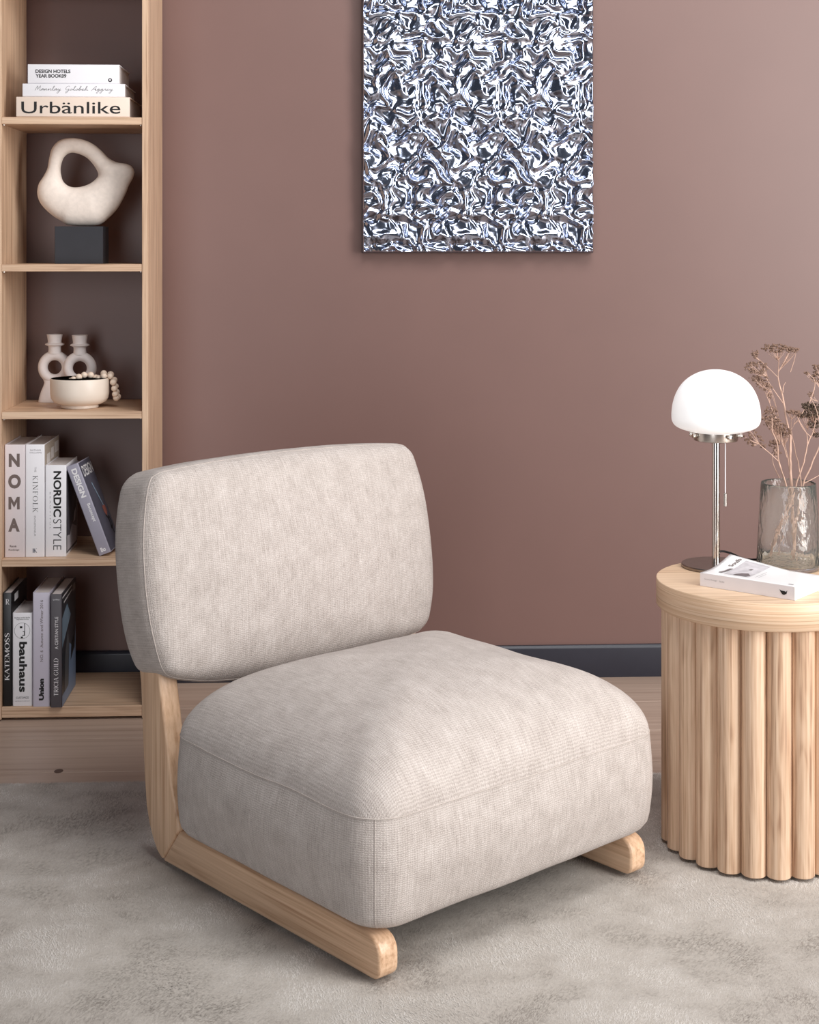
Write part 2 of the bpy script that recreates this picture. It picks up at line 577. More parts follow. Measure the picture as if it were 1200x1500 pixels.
def build_seat():
    q = SEAT
    rows = []   # (ring xy, z, kind)
    for k, z in ((0.05, q['zb'] - .004), (.5, q['zb'] - .004), (.86, q['zb'] - .002)):
        rows.append((seat_ring(k, 0), z, 'b'))
    for i in range(6):          # lower roll
        t = i / 5 * PI / 2
        k = 1 - (0.042 / .32) * (1 - math.sin(t))
        rows.append((seat_ring(k, .004 * i / 5), q['zb'] + .035 * (1 - math.cos(t)), 's'))
    zz0 = q['zb'] + .035
    for i in range(1, 12):
        f = i / 11
        bl = .004 + .014 * math.sin(f * PI * .95)
        rows.append((seat_ring(1 + 0.012 * math.sin(f * PI), bl * (1 - .15 * f)), zz0 + (q['zs'] - zz0) * f, 's'))
    nside = len(rows)
    for k in list(np.sin(np.linspace(PI / 2 - .06, 0.06, 30))):
        z = q['zs'] + q['Hd'] * (1 - k ** q['n']) ** (1 / q['m'])
        rows.append((seat_ring(k, .004 * k), z, 't'))
    n = len(rows[0][0])
    V, Fc, UV = [], [], []
    for R, z, _ in rows:
        for p in R: V.append((q['cu'] + p[0], q['cv'] + p[1], z - Z0))
    # per-panel UVs in metres
    R0 = seat_ring(1, 0)
    per = [0.0]
    for i in range(1, n + 1): per.append(per[-1] + float(np.hypot(*(R0[i % n] - R0[i - 1]))))
    arc, acc = [], 0.0
    for j in range(len(rows) - 1, nside - 2, -1):
        if j < len(rows) - 1:
            kk = np.abs(rows[j][0]).max() - np.abs(rows[j + 1][0]).max()
            acc += math.hypot(kk, rows[j][1] - rows[j + 1][1])
        else: acc = np.abs(rows[j][0]).max()
        arc.append((j, acc))
    arc = dict(arc)

    def uv(j, i, top):
        R = rows[j][0]
        if top:
            ext = np.abs(R).max(); f = arc[j] / max(ext, 1e-6) * .5 + .5
            p = R[i % n]; return (float(p[0]) * f, float(p[1]) * f)
        return (per[i], rows[j][1])
    for j in range(len(rows) - 1):
        top = j >= nside - 1
        for i in range(n):
            i2 = (i + 1) % n
            Fc.append((j * n + i, j * n + i2, (j + 1) * n + i2, (j + 1) * n + i))
            UV += [uv(j, i, top), uv(j, i + 1, top), uv(j + 1, i + 1, top), uv(j + 1, i, top)]
    Fc.append(tuple(range(n - 1, -1, -1))); UV += [(0, 0)] * n
    L = len(rows) - 1
    Fc.append(tuple(L * n + i for i in range(n))); UV += [uv(L, i, True) for i in range(n)]
    # soft hand-made unevenness
    V2 = []
    for v in V:
        d = mnoise.noise(Vector(v) * 7.0) * 0.0035
        V2.append((v[0] + d, v[1] - d, v[2] + (d * 1.2 if v[2] > .2 else 0)))
    o = mesh('seat_cushion', V2, Fc, M['fabric'], ch, True)
    ul = o.data.uv_layers.new(name='UVMap')
    ul.data.foreach_set('uv', np.array(UV, np.float32).ravel())
    o['label'] = 'plump domed seat cushion with a seam around it'
    # seam running round the cushion, and two upright seams at the front corners
    ringv = [Vector(V2[(nside - 1) * n + i]) for i in range(n)]
    ctr = Vector((q['cu'], q['cv'], q['zs'] - Z0))
    path = [p + (p - ctr).normalized() * 0.0004 for p in ringv]
    tube('seam', path, 0.0010, M['seam'], o, 6, True)
    per_c = 15 + 17
    for ci in (2, 3):
        idx = ci * per_c + 7
        col = [Vector(V2[j * n + idx]) for j in range(5, nside)]
        cc = [Vector((q['cu'], q['cv'], p.z)) for p in col]
        tube('seam', [p + (p - c).normalized() * 0.0002 for p, c in zip(col, cc)], 0.0006, M['seam'], o, 6)


build_seat()


def build_back():
    """rounded upright pad, tilted back"""
    hw, hh, ht = .356, .218, .070       # half width, height, thickness
    n = (46, 30, 12)

    def grid(N_):
        t = np.linspace(-1, 1, N_ + 1)
        return np.sign(t) * (1 - (1 - np.abs(t)) ** 1.35)
    gx, gz, gy = grid(n[0]), grid(n[1]), grid(n[2])
    V, Fc, UV, idx = [], [], [], {}
    re = .038

    def shape(x, y, z):
        # superellipse silhouette in front view
        px, pz, py = x * hw, z * hh, y * ht
        ix = max(-(hw - re), min(hw - re, px)); iz = max(-(hh - re), min(hh - re, pz)); iy = max(-(ht - re), min(ht - re, py))
        d = Vector((px - ix, py - iy, pz - iz))
        if d.length > 1e-9: d = d.normalized() * re
        q = Vector((ix, iy, iz)) + d
        cx, cz = math.cos(q.x / hw * PI / 2), math.cos(q.z / hh * PI / 2)
        cx, cz = max(cx, 0), max(cz, 0)
        # pull the corners in for a soft outline
        e = (abs(q.x) / hw) ** 3 * (abs(q.z) / hh) ** 3
        lr = .06 if q.x > 0 else .16
        q.x *= 1 - (.05 if q.z > 0 else .05) * e; q.z *= 1 - (.045 if q.z > 0 else lr) * e
        # sides swell
        q.x += math.copysign(.020 * cz, q.x) * (abs(q.x) / hw) ** 4
        q.z += math.copysign((.007 if q.z > 0 else .014) * cx, q.z) * (abs(q.z) / hh) ** 4
        if q.y < 0: q.y -= .042 * (cx ** .75) * (cz ** .8) * (abs(q.y) / ht)
        else: q.y += .012 * cx * cz
        q.y += .02 * max(0, -q.z / hh - .55) * (1 if q.y < 0 else -.2)
        dn = mnoise.noise(q * 8) * .0025
        return q + Vector((0, dn, dn * .5))

    def vid(x, y, z):
        k = (round(x, 5), round(y, 5), round(z, 5))
        if k not in idx:
            idx[k] = len(V); V.append(shape(x, y, z))
        return idx[k]

    def quad(pts, panel):
        Fc.append([vid(*p) for p in pts])
        for p in pts:
            q = V[vid(*p)]
            UV.append({'f': (q.x, q.z), 's': (q.z, q.y * 1.3), 't': (q.x, q.y * 1.3)}[panel])
    for i in range(n[0]):
        for k in range(n[1]):
            for y, fl_ in ((-1, 0), (1, 1)):
                p = [(gx[i], y, gz[k]), (gx[i + 1], y, gz[k]), (gx[i + 1], y, gz[k + 1]), (gx[i], y, gz[k + 1])]
                quad(p[::-1] if fl_ else p, 'f')
    for j in range(n[2]):
        for k in range(n[1]):
            for x, fl_ in ((-1, 1), (1, 0)):
                p = [(x, gy[j], gz[k]), (x, gy[j + 1], gz[k]), (x, gy[j + 1], gz[k + 1]), (x, gy[j], gz[k + 1])]
                quad(p[::-1] if fl_ else p, 's')
        for i in range(n[0]):
            for z, fl_ in ((-1, 1), (1, 0)):
                p = [(gx[i], gy[j], z), (gx[i + 1], gy[j], z), (gx[i + 1], gy[j + 1], z), (gx[i], gy[j + 1], z)]
                quad(p[::-1] if fl_ else p, 't')
    o = mesh('back_cushion', V, [tuple(f) for f in Fc], M['fabric'], ch, True)
    ul = o.data.uv_layers.new(name='UVMap')
    ul.data.foreach_set('uv', np.array(UV, np.float32).ravel())
    o['label'] = 'thick upright back cushion with rounded corners'
    o.location = (.337, .712, .544 - Z0)
    o.rotation_euler = (math.radians(-9.5), 0, 0)
    # seam around the front panel
    ys = -0.78
    loop = [(t, ys, -1) for t in gx] + [(1, ys, t) for t in gz[1:]] + [(t, ys, 1) for t in gx[::-1][1:]] + [(-1, ys, t) for t in gz[::-1][1:-1]]
    pts = []
    for p in loop:
        q = shape(*p); c = Vector((q.x * .9, q.y + .02, q.z * .9))
        pts.append(q + (q - c).normalized() * .0002)
    tube('seam', pts, .0008, M['seam'], o, 6, True)


build_back()


def chair_frame(u0, u1, tag_):
    rz = -Z0
    back = [(.700, .070), (.711, .103), (.7165, .15), (.722, .208), (.732, .34), (.745, .405), (.758, .47), (.779, .60)]
    front = [(.706, .60), (.690, .50), (.6625, .362), (.652, .318), (.632, .231), (.620, .168), (.591, .087)]
    corner = [(.652, .0125), (.672, .026), (.688, .047)]
    poly = [(a, b + rz) for a, b in corner + back + front]
    prism('post', poly, 'x', u0, u1, M['ash_z'], ch, bevel=0.006, seg=3)
    # front end rounded like a ski tip
    end = []
    for i in range(7):
        t = PI / 2 + PI / 2 * i / 6
        end.append((.030 + .030 * math.cos(t), .082 - .030 + .030 * math.sin(t) + rz))
    for i in range(6):
        t = PI + PI / 2 * i / 5
        end.append((.020 + .020 * math.cos(t), .0125 + .020 + .020 * math.sin(t) + rz))
    poly = end + [(.6515, .0125 + rz), (.592, .086 + rz)]
    prism('runner', poly, 'x', u0, u1, M['ash_y'], ch, bevel=0.006, seg=3)


chair_frame(0.0, .042, 'left')
chair_frame(.622, .664, 'right')
box('seat_underside', .045, .619, .10, .56, .070 - Z0, .09 - Z0, M['black'], ch)
box('back_crossbar', .03, .634, .668, .700, .385 - Z0, .43 - Z0, M['black'], ch, bevel=.004)

# ------------------------------------------------------------------ round side table
TX, TY, TZ = 0.848, 2.985, RUG_TOP
TT = 0.534
tb = empty('side_table', (TX, TY, TZ))
tag(tb, 'round pale oak side table with a drum base of upright dowels', 'side table')
TR = .2068
lathe('table_top', [(TR - .0011, .0), (TR - .0011, .0006), (.001, .0006)], M['table_top'], tb, 96, (0, 0, TT - TZ - .0006), 20)
lathe('edge_band', [(.17, .0), (TR - .003, .0), (TR, .003), (TR, .0530), (TR - .0009, .0539), (.17, .0539)], M['table_edge'], tb, 96, (0, 0, TT - TZ - .054), 50)
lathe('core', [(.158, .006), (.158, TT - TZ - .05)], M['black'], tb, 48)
slat_me = None
NSL, RS = 24, .0236
for k in range(NSL):
    a = 2 * PI * (k + 0.5) / NSL - PI / 2 + math.radians(2.5)
    if slat_me is None:
        h = TT - TZ - .054
        prof = [(RS - .0015, .0015), (RS, .003), (RS, h - .0005)]
        s = lathe('slat', prof, M['table_z'], tb, 20)
        slat_me = s.data
    else:
        s = bpy.data.objects.new('slat', slat_me); C.objects.link(s); s.parent = tb
    s.location = (.1745 * math.cos(a), .1745 * math.sin(a), .0)
    s.rotation_euler = (0, 0, a)

# ------------------------------------------------------------------ bookshelf
SX0, SX1, SXO = -0.8490, -0.4957, -0.4797      # inner left, inner right, outer right
SF, SB = 3.865, 4.174                          # front and back planes
shelf_z = [.0344, .4084, .7822, 1.1567, 1.5299, 1.903]
bs = empty('bookshelf', ((SX0 + SXO) / 2, SF, 0))
tag(bs, 'tall narrow open oak bookshelf against the wall', 'bookshelf')
OX, OY = bs.location.x, bs.location.y
box('side_panel', SX0 - .016 - OX, SX0 - OX, 0, SB - OY, .003, 2.30, M['oak_z'], bs, bevel=.0008)
box('side_panel', SX1 - OX, SXO - OX, 0, SB - OY, .003, 2.30, M['oak_z'], bs, bevel=.0008)
for i, z in enumerate(shelf_z):
    t = .027 if i == 0 else .0185
    box('shelf', SX0 + .0004 - OX, SX1 - .0004 - OX, .0012, SB - OY - .002, z - t, z, M['oak_x'], bs, bevel=.0008)
    if i > 0:
        for sx in (SX0 + .004, SX1 - .004):
            lathe('shelf_pin', [(.0026, -.0022), (.0026, .0)], M['steel'], bs, 10, (sx - OX, .012, z - t))
box('top_board', SX0 + .0004 - OX, SX1 - .0004 - OX, 0, SB - OY, 2.275, 2.30, M['oak_x'], bs, bevel=.0008)


# ------------------------------------------------------------------ lettering
def font_geo(s, bold=0.0, italic=0.0):
    cu = bpy.data.curves.new('t', 'FONT')
    cu.body = s
    cu.size = 1.0
    cu.offset = bold
    cu.shear = italic
    cu.resolution_u = 4
    o = bpy.data.objects.new('t', cu)
    C.objects.link(o)
    dg = bpy.context.evaluated_depsgraph_get()
    me = bpy.data.meshes.new_from_object(o.evaluated_get(dg))
    V = [(v.co.x, v.co.y) for v in me.vertices]
    Fc = [tuple(p.vertices) for p in me.polygons]
    bpy.data.objects.remove(o); bpy.data.curves.remove(cu); bpy.data.meshes.remove(me)
    return V, Fc


def ribbon(pts, wd, V, Fc):
    n = len(pts)
    b = len(V)
    for i in range(n):
        p, q = pts[max(i - 1, 0)], pts[min(i + 1, n - 1)]
        tx, ty = q[0] - p[0], q[1] - p[1]
        L = math.hypot(tx, ty) or 1
        w_ = wd[i] if isinstance(wd, list) else wd
        V.append((pts[i][0] - ty / L * w_ / 2, pts[i][1] + tx / L * w_ / 2))
        V.append((pts[i][0] + ty / L * w_ / 2, pts[i][1] - tx / L * w_ / 2))
    for i in range(n - 1):
        Fc.append((b + 2 * i, b + 2 * i + 1, b + 2 * i + 3, b + 2 * i + 2))


# high-contrast roman capitals: strokes (x0,y0,x1,y1,weight), bowls (cx,cy,rx,ry,a0,a1), serifs (x,y)
_T, _t = .15, .045
ROMAN = {
    'K': (.72, [(.14, 0, .14, 1, _T), (.6, 1, .2, .42, _t), (.3, .55, .62, 0, _T)], [], [(.14, 0), (.14, 1), (.62, 0), (.58, 1)]),
    'I': (.34, [(.17, 0, .17, 1, _T)], [], [(.17, 0), (.17, 1)]),
    'N': (.82, [(.14, 0, .14, 1, _t), (.14, 1, .68, 0, _T), (.68, 0, .68, 1, _t)], [], [(.14, 0), (.12, 1), (.68, 1)]),
    'F': (.58, [(.14, 0, .14, 1, _T), (.14, .98, .54, .98, _t), (.14, .52, .42, .52, _t), (.54, .98, .54, .80, _t)], [], [(.14, 0), (.12, 1)]),
    'E': (.62, [(.14, 0, .14, 1, _T), (.14, .98, .54, .98, _t), (.14, .52, .44, .52, _t), (.14, .02, .56, .02, _t), (.54, .98, .54, .80, _t), (.56, .02, .56, .22, _t)], [], [(.1, 0), (.1, 1)]),
    'L': (.58, [(.14, 0, .14, 1, _T), (.14, .02, .54, .02, _t), (.54, .02, .54, .22, _t)], [], [(.1, 0), (.14, 1)]),
    'T': (.66, [(.33, 0, .33, 1, _T), (.04, .98, .62, .98, _t), (.05, .98, .05, .78, _t), (.61, .98, .61, .78, _t)], [], [(.33, 0)]),
    'A': (.76, [(.06, 0, .36, 1, _t), (.36, 1, .68, 0, _T), (.18, .36, .56, .36, _t)], [], [(.07, 0), (.68, 0)]),
    'M': (.98, [(.12, 0, .14, 1, _t), (.14, 1, .48, .04, _T), (.48, .04, .82, 1, _t), (.82, 0, .82, 1, _T)], [], [(.12, 0), (.1, 1), (.82, 0), (.86, 1)]),
    'O': (.86, [], [(.42, .5, .36, .48, 0, 360)], []),
    'C': (.74, [(.68, .74, .68, .96, _t)], [(.42, .5, .36, .48, 42, 318)], []),
    'G': (.84, [(.68, .74, .68, .96, _t), (.70, .04, .70, .44, _T)], [(.42, .5, .36, .48, 42, 318)], [(.68, .44)]),
    'D': (.84, [(.14, 0, .14, 1, _T), (.14, .98, .4, .98, _t), (.14, .02, .4, .02, _t)], [(.36, .5, .40, .48, -90, 90)], [(.1, 0), (.1, 1)]),
    'R': (.74, [(.14, 0, .14, 1, _T), (.14, .98, .38, .98, _t), (.14, .48, .38, .48, _t), (.38, .48, .64, 0, _T)], [(.36, .73, .22, .25, -90, 90)], [(.14, 0), (.1, 1), (.66, 0)]),
    'U': (.80, [(.14, .3, .14, 1, _T), (.66, .3, .66, 1, _t)], [(.40, .3, .26, .29, 180, 360)], [(.14, 1), (.66, 1)]),
    'S': (.60, [], 'S', []),
}


def roman_geo(s, gap=.06, weight=1.0):
    V, Fc, x = [], [], 0.0
    for c in s:
        if c == ' ':
            x += .4; continue
        wd, st, bw, sf = ROMAN[c]
        for x0, y0, x1, y1, t in st:
            ribbon([(x + x0, y0), (x + x1, y1)], t * weight, V, Fc)
        if bw == 'S':
            pts = [Vector((x + a, b, 0)) for a, b in ((.48, .78), (.42, .94), (.28, .98), (.14, .9), (.1, .74), (.2, .6), (.36, .47), (.48, .32), (.47, .13), (.32, .02), (.15, .05), (.07, .24))]
            cc = catmull(pts, 4)
            n = len(cc)
            ribbon([(p.x, p.y) for p in cc], [(_t + (_T - _t) * math.sin(PI * i / (n - 1)) ** 2) * weight for i in range(n)], V, Fc)
        else:
            for cx, cy, rx, ry, a0, a1 in bw:
                pts, ws = [], []
                for k in range(25):
                    a = math.radians(a0 + (a1 - a0) * k / 24)
                    pts.append((x + cx + rx * math.cos(a), cy + ry * math.sin(a)))
                    ws.append((_t + (_T - _t) * abs(math.cos(a)) ** 1.5) * weight)
                ribbon(pts, ws, V, Fc)
        for sx, sy in sf:
            yy = .02 if sy == 0 else (.98 if sy == 1 else sy)
            ribbon([(x + sx - .12, yy), (x + sx + .12, yy)], _t, V, Fc)
        x += wd + gap
    return V, Fc


HAND = {
    'M': (.9, [(0, 0), (.08, .6), (.18, 1), (.3, .5), (.36, .2), (.5, .8), (.62, 1), (.68, .4), (.8, 0)]),
    'G': (.8, [(.6, .85), (.4, 1), (.15, .75), (.15, .3), (.4, .1), (.6, .4), (.58, -.2), (.4, -.55), (.3, -.3), (.75, .1)]),
    'A': (.8, [(0, 0), (.25, .6), (.5, 1), (.55, .4), (.6, 0), (.45, .4), (.2, .35), (.75, .1)]),
    'a': (.5, [(0, .1), (.3, .42), (.1, .35), (.08, .05), (.3, .15), (.36, .4), (.36, .08), (.5, .1)]),
    'n': (.6, [(0, .1), (.1, .4), (.14, .02), (.28, .4), (.38, .35), (.42, .04), (.6, .12)]),
    'u': (.6, [(0, .12), (.08, .4), (.12, .06), (.28, .06), (.38, .4), (.42, .06), (.6, .12)]),
    'l': (.4, [(0, .1), (.25, .8), (.2, 1), (.1, .8), (.16, .06), (.4, .12)]),
    'y': (.6, [(0, .12), (.08, .4), (.14, .08), (.32, .1), (.4, .42), (.36, -.3), (.2, -.6), (.14, -.35), (.6, .12)]),
    'o': (.5, [(0, .1), (.14, .38), (.06, .15), (.2, .02), (.34, .2), (.2, .4), (.3, .34), (.5, .3)]),
    'b': (.5, [(0, .1), (.22, .8), (.16, 1), (.08, .7), (.1, .06), (.3, .08), (.3, .38), (.14, .3), (.5, .25)]),
    'e': (.44, [(0, .1), (.22, .24), (.2, .42), (.06, .3), (.1, .05), (.28, .04), (.44, .14)]),
    'h': (.6, [(0, .1), (.22, .8), (.16, 1), (.1, .6), (.1, 0), (.24, .4), (.36, .3), (.38, .03), (.6, .12)]),
    'k': (.55, [(0, .1), (.22, .8), (.16, 1), (.1, .6), (.1, 0), (.3, .42), (.14, .24), (.36, .02), (.55, .12)]),
    'g': (.56, [(.05, .1), (.3, .42), (.1, .35), (.08, .08), (.3, .15), (.36, .4), (.32, -.3), (.18, -.6), (.1, -.35), (.56, .12)]),
    'r': (.42, [(0, .1), (.12, .46), (.16, .36), (.26, .38), (.24, .1), (.42, .12)]),
}


def hand_geo(s, wd=.05):
    V, Fc, x = [], [], 0.0
    run = []

    def flush():
        if len(run) > 1:
            cc = catmull([Vector((a, b, 0)) for a, b in run], 5)
            ribbon([(p.x + .28 * p.y, p.y) for p in cc], wd, V, Fc)
        run.clear()
    for c in s:
        if c == ' ':
            flush(); x += .55; continue
        w_, pts = HAND[c]
        run.extend((x + a, b) for a, b in pts)
        x += w_
    flush()
    return V, Fc


def shapes_geo(polys):
    V, Fc = [], []
    for p in polys:
        b = len(V); V += list(p); Fc.append(tuple(range(b, b + len(p))))
    return V, Fc


def print_on(parent, name, geo, box_, orient, mat, plane='spine', width=0.0, fit=True):
    """lay flat print on a book: box_ = (a0, a1, z0, z1) in metres on the spine (a = across) or cover (a = depth)"""
    V, Fc = geo
    if not V: return None
    xs = [v[0] for v in V]; ys = [v[1] for v in V]
    x0, x1, y0, y1 = min(xs), max(xs), min(ys), max(ys)
    a0, a1, z0, z1 = box_
    P = []
    for vx, vy in V:
        if fit:
            f, g = (vx - x0) / max(x1 - x0, 1e-9), (vy - y0) / max(y1 - y0, 1e-9)
        else: f, g = vx, vy
        if orient == 'h': a, z = a0 + f * (a1 - a0), z0 + g * (z1 - z0)
        elif orient == 'cw': a, z = a0 + g * (a1 - a0), z1 - f * (z1 - z0)
        else: a, z = a1 - g * (a1 - a0), z0 + f * (z1 - z0)
        if plane == 'spine': P.append((a, -.00035, z))
        elif plane == 'cover': P.append((width + .00035, a, z))
        else: P.append((a, z, width + .0004))
    return mesh(name, P, Fc, mat, parent, fix=False)


def book(name, label, group, loc, w_, h, d, cover, rot=(0, 0, 0), pages=None, board=.0022, hard=True):
    """local axes: x across the spine, y into the shelf, z up; origin at the spine's lower left corner"""
    b = empty(name, loc, rot=rot)
    tag(b, label, 'book', group)
    t = board
    ov = .003 if hard else .0
    out = [(0, d), (0, .002), (.002, 0), (w_ - .002, 0), (w_, .002), (w_, d), (w_ - t, d), (w_ - t, t), (t, t), (t, d)]
    prism('cover', out, 'z', 0, h, cover, b, bevel=.0005)
    box('page_block', t, w_ - t, t, d - max(ov, .0005), ov + .0003, h - ov - .0003, pages or M['paper'], b)
    return b


def pct(b_w, b_h, x0, x1, y0, y1):
    """spine box from fractions measured left to right and top to bottom"""
    return (x0 * b_w, x1 * b_w, (1 - y1) * b_h, (1 - y0) * b_h)


ink, wink, gink = M['ink'], M['white_ink'], M['grey_ink']
G1, G2, G3 = 'books lying flat on the top shelf in view', 'books standing on the middle shelf', 'books standing on the bottom shelf'


# --- three books lying flat (rotated so that the spine faces the room)
def flat_book(px0, px1, z0, z1, Y, d, *a, **k):
    p0, p1 = at(px0, 140, Y), at(px1, 140, Y)
    b = book(*a, (p0.x, Y, z1), z1 - z0, p1.x - p0.x, d, k['cover'], rot=(0, PI / 2, 0))
    return b, z1 - z0, p1.x - p0.x


zb = shelf_z[4] + .0004
white_cover = plain('white_cover', srgb(240, 238, 242), .4, var=.01)
peach = plain('peach_cover', srgb(236, 217, 202), .5, var=.02)
b, t, L = flat_book(23.8, 190, zb, zb + .0512, 3.868, .222, 'book', 'thick peach book lettered Urbänlike at the bottom of the flat stack', G1, cover=peach)
print_on(b, 'spine_lettering', font_geo('Urbänlike', .004), (t * .24, t * .83, L * .045, L * .918), 'ccw', M['ink'])
z2 = zb + .0516
b, t, L = flat_book(33, 183, z2, z2 + .0335, 3.872, .205, 'book', 'thin white book with handwritten title in the middle of the flat stack', G1, cover=white_cover)
print_on(b, 'spine_lettering', hand_geo('Mannlay Golobeh Aggrey', .045), (t * .16, t * .74, L * .12, L * .885), 'ccw', M['ink'])
z3 = z2 + .0339
b, t, L = flat_book(40.7, 175, z3, z3 + .0490, 3.874, .20, 'book', 'white Design Hotels year book on top of the flat stack', G1, cover=white_cover)
print_on(b, 'spine_lettering', font_geo('DESIGN HOTELS', .03), (t * .27, t * .46, L * .085, L * .465), 'ccw', M['ink'])
print_on(b, 'spine_lettering', font_geo('YEAR BOOK09', .03), (t * .51, t * .70, L * .085, L * .42), 'ccw', M['ink'])
ringpts = []
ro = [(math.cos(2 * PI * k / 24), math.sin(2 * PI * k / 24)) for k in range(24)]
gV = [(.5 + .5 * x, .5 + .5 * y) for x, y in ro] + [(.5 + .24 * x, .55 + .24 * y) for x, y in ro]
gF = [(k, (k + 1) % 24, 24 + (k + 1) % 24, 24 + k) for k in range(24)]
print_on(b, 'ring_mark', (gV, gF), (t * .71, t * .91, L * .876, L * .92), 'ccw', M['ink'])

# --- books standing on the middle shelf
zm = shelf_z[1] + .0004


def standing(px0, px1, pyt, pyb, Y, d, z, *a, cover=None, **k):
    p0, p1 = at(px0, pyb, Y), at(px1, pyt, Y)
    w_, h = p1.x - p0.x - .0006, p1.z - p0.z
    return book(*a, (p0.x, Y, z), w_, h, d, cover, **k), w_, h


noma_c = plain('pale_pink_cover', srgb(224, 214, 216), .5, var=.015)
b, w_, h = standing(6.4, 36.6, 651, 816, 3.894, .19, zm, 'book', 'pale pink NOMA book standing leftmost on the middle shelf', G2, cover=noma_c)
for c, (x0, x1, y0, y1) in zip('NOMA', ((83, 193, 228, 357), (77, 205, 430, 569), (80, 193, 650, 773), (78, 193, 860, 990))):
    g = shapes_geo([[(0, 0), (.24, 0), (.24, 1), (0, 1)], [(.76, 0), (1, 0), (1, 1), (.76, 1)], [(.24, 1), (.24, .58), (.5, .14), (.5, .56)], [(.76, 1), (.5, .56), (.5, .14), (.76, .58)]]) if c == 'M' else font_geo(c, .05)
    print_on(b, 'spine_lettering', g, pct(w_, h, (x0 - 38) / 206, (x1 - 38) / 206, (y0 - 140) / 1100, (y1 - 140) / 1100), 'h', M['taupe_ink'])
print_on(b, 'spine_lettering', font_geo('René', .012), pct(w_, h, .27, .59, .892, .912), 'h', M['taupe_ink'])
print_on(b, 'spine_lettering', font_geo('Redzepi', .012), pct(w_, h, .21, .73, .926, .947), 'h', M['taupe_ink'])

b, w_, h = standing(37, 65.4, 651, 816, 3.894, .205, zm, 'book', 'white KINFOLK book standing second from left on the middle shelf', G2, cover=white_cover)
print_on(b, 'spine_lettering', roman_geo('KINFOLK', .16, .62), pct(w_, h, .39, .66, .277, .604), 'cw', ink)
print_on(b, 'spine_lettering', font_geo('THE'), pct(w_, h, .48, .58, .20, .245), 'cw', gink)
print_on(b, 'spine_lettering', font_geo('ENTREPRENEUR'), pct(w_, h, .46, .55, .635, .815), 'cw', gink)
print_on(b, 'spine_lettering', font_geo('NATHAN'), pct(w_, h, .26, .81, .043, .058), 'h', gink)
print_on(b, 'spine_lettering', font_geo('WILLIAMS'), pct(w_, h, .22, .86, .066, .080), 'h', gink)
print_on(b, 'spine_emblem', roman_geo('IK', -.06, 1.0), pct(w_, h, .38, .62, .925, .962), 'h', plain('blue_ink', srgb(52, 60, 84), .6))
kc = plain('beige_print', srgb(186, 172, 158), .6, var=.1, scale=80)
d_ = .205
print_on(b, 'cover_print', shapes_geo([[(.004, .66), (.2, .66), (.2, .995), (.004, .995)]]), (.0, 1, 0, 1), 'h', kc, 'cover', w_, False).scale = (1, 1, h)
kw = plain('pale_photo', srgb(224, 218, 214), .6, var=.08, scale=60)
for y0, y1, f0, f1 in ((.03, .075, .80, .90), (.085, .125, .83, .93), (.135, .19, .86, .96), (.03, .09, .70, .77), (.10, .19, .72, .80)):
    print_on(b, 'cover_photo', shapes_geo([[(y0, f0 * h), (y1, f0 * h), (y1, f1 * h), (y0, f1 * h)]]), (0, 1, 0, 1), 'h', kw, 'cover', w_ + .0004, False)

b, w_, h = standing(66.2, 97.2, 681, 815.5, 3.895, .165, zm, 'book', 'white NORDICSTYLE book standing third from left on the middle shelf', G2, cover=white_cover)
print_on(b, 'spine_lettering', font_geo('NORDIC', .032), pct(w_, h, .395, .77, .066, .566), 'cw', ink)
print_on(b, 'spine_lettering', font_geo('STYLE', -.012), pct(w_, h, .385, .77, .590, .926), 'cw', ink)
print_on(b, 'spine_lettering', font_geo('B E A U T I F U L'), pct(w_, h, .215, .265, .295, .70), 'cw', gink)
nd = plain('dark_photo', srgb(92, 90, 98), .5, var=.3, scale=25)
print_on(b, 'cover_photo', shapes_geo([[(.004, .03 * h), (.16, .03 * h), (.16, .93 * h), (.004, .93 * h)]]), (0, 1, 0, 1), 'h', nd, 'cover', w_, False)
nl = plain('light_photo', srgb(196, 190, 196), .5, var=.1, scale=25)
print_on(b, 'cover_photo', shapes_geo([[(.01, .05 * h), (.15, .06 * h), (.15, .22 * h), (.08, .30 * h), (.05, .2 * h), (.01, .22 * h)],
                                      [(.10, .3 * h), (.13, .3 * h), (.14, .45 * h), (.115, .40 * h)]]), (0, 1, 0, 1), 'h', nl, 'cover', w_ + .0004, False)

# leaning grey book: tilted in its own plane until it rests on its neighbour
lav = plain('lavender_grey_cover', srgb(160, 157, 172), .45, var=.02)
tilt = math.radians(-20.5)
pl = at(145.0, 813, 3.895)
wd, hd, dd = .0325, .243, .120
b = book('book', 'lavender grey DESIGN book leaning at the right end of the middle shelf', G2, (pl.x, 3.895, zm + .0002), wd, hd, dd, lav, rot=(0, tilt, math.radians(-4)))
print_on(b, 'spine_lettering', font_geo('DESIGN', .04), (wd * .30, wd * .74, hd * .635, hd * .955), 'cw', wink)
print_on(b, 'spine_lettering', font_geo('Boconcept', .02), (wd * .46, wd * .80, hd * .36, hd * .56), 'cw', wink)
print_on(b, 'spine_lettering', font_geo('the art of living'), (wd * .26, wd * .34, hd * .33, hd * .52), 'cw', gink)
print_on(b, 'spine_emblem', font_geo('Bo', .03), (wd * .30, wd * .70, hd * .03, hd * .075), 'h', wink)
dk = plain('slate_photo', srgb(86, 86, 100), .4, var=.12, scale=12)
print_on(b, 'cover_photo', shapes_geo([[(.003, .002), (dd, .002), (dd, hd - .002), (.003, hd - .002)]]), (0, 1, 0, 1), 'h', dk, 'cover', wd, False)
print_on(b, 'cover_lettering', font_geo('DESIGN', .012), (dd * .12, dd * .96, hd * .83, hd * .95), 'h', wink, 'cover', wd + .0004)
lb = plain('pale_blue_print', srgb(150, 176, 196), .5)
g = ([], [])
ribbon([(dd * .46, hd * .74), (dd * .74, hd * .44)], .005, *g)
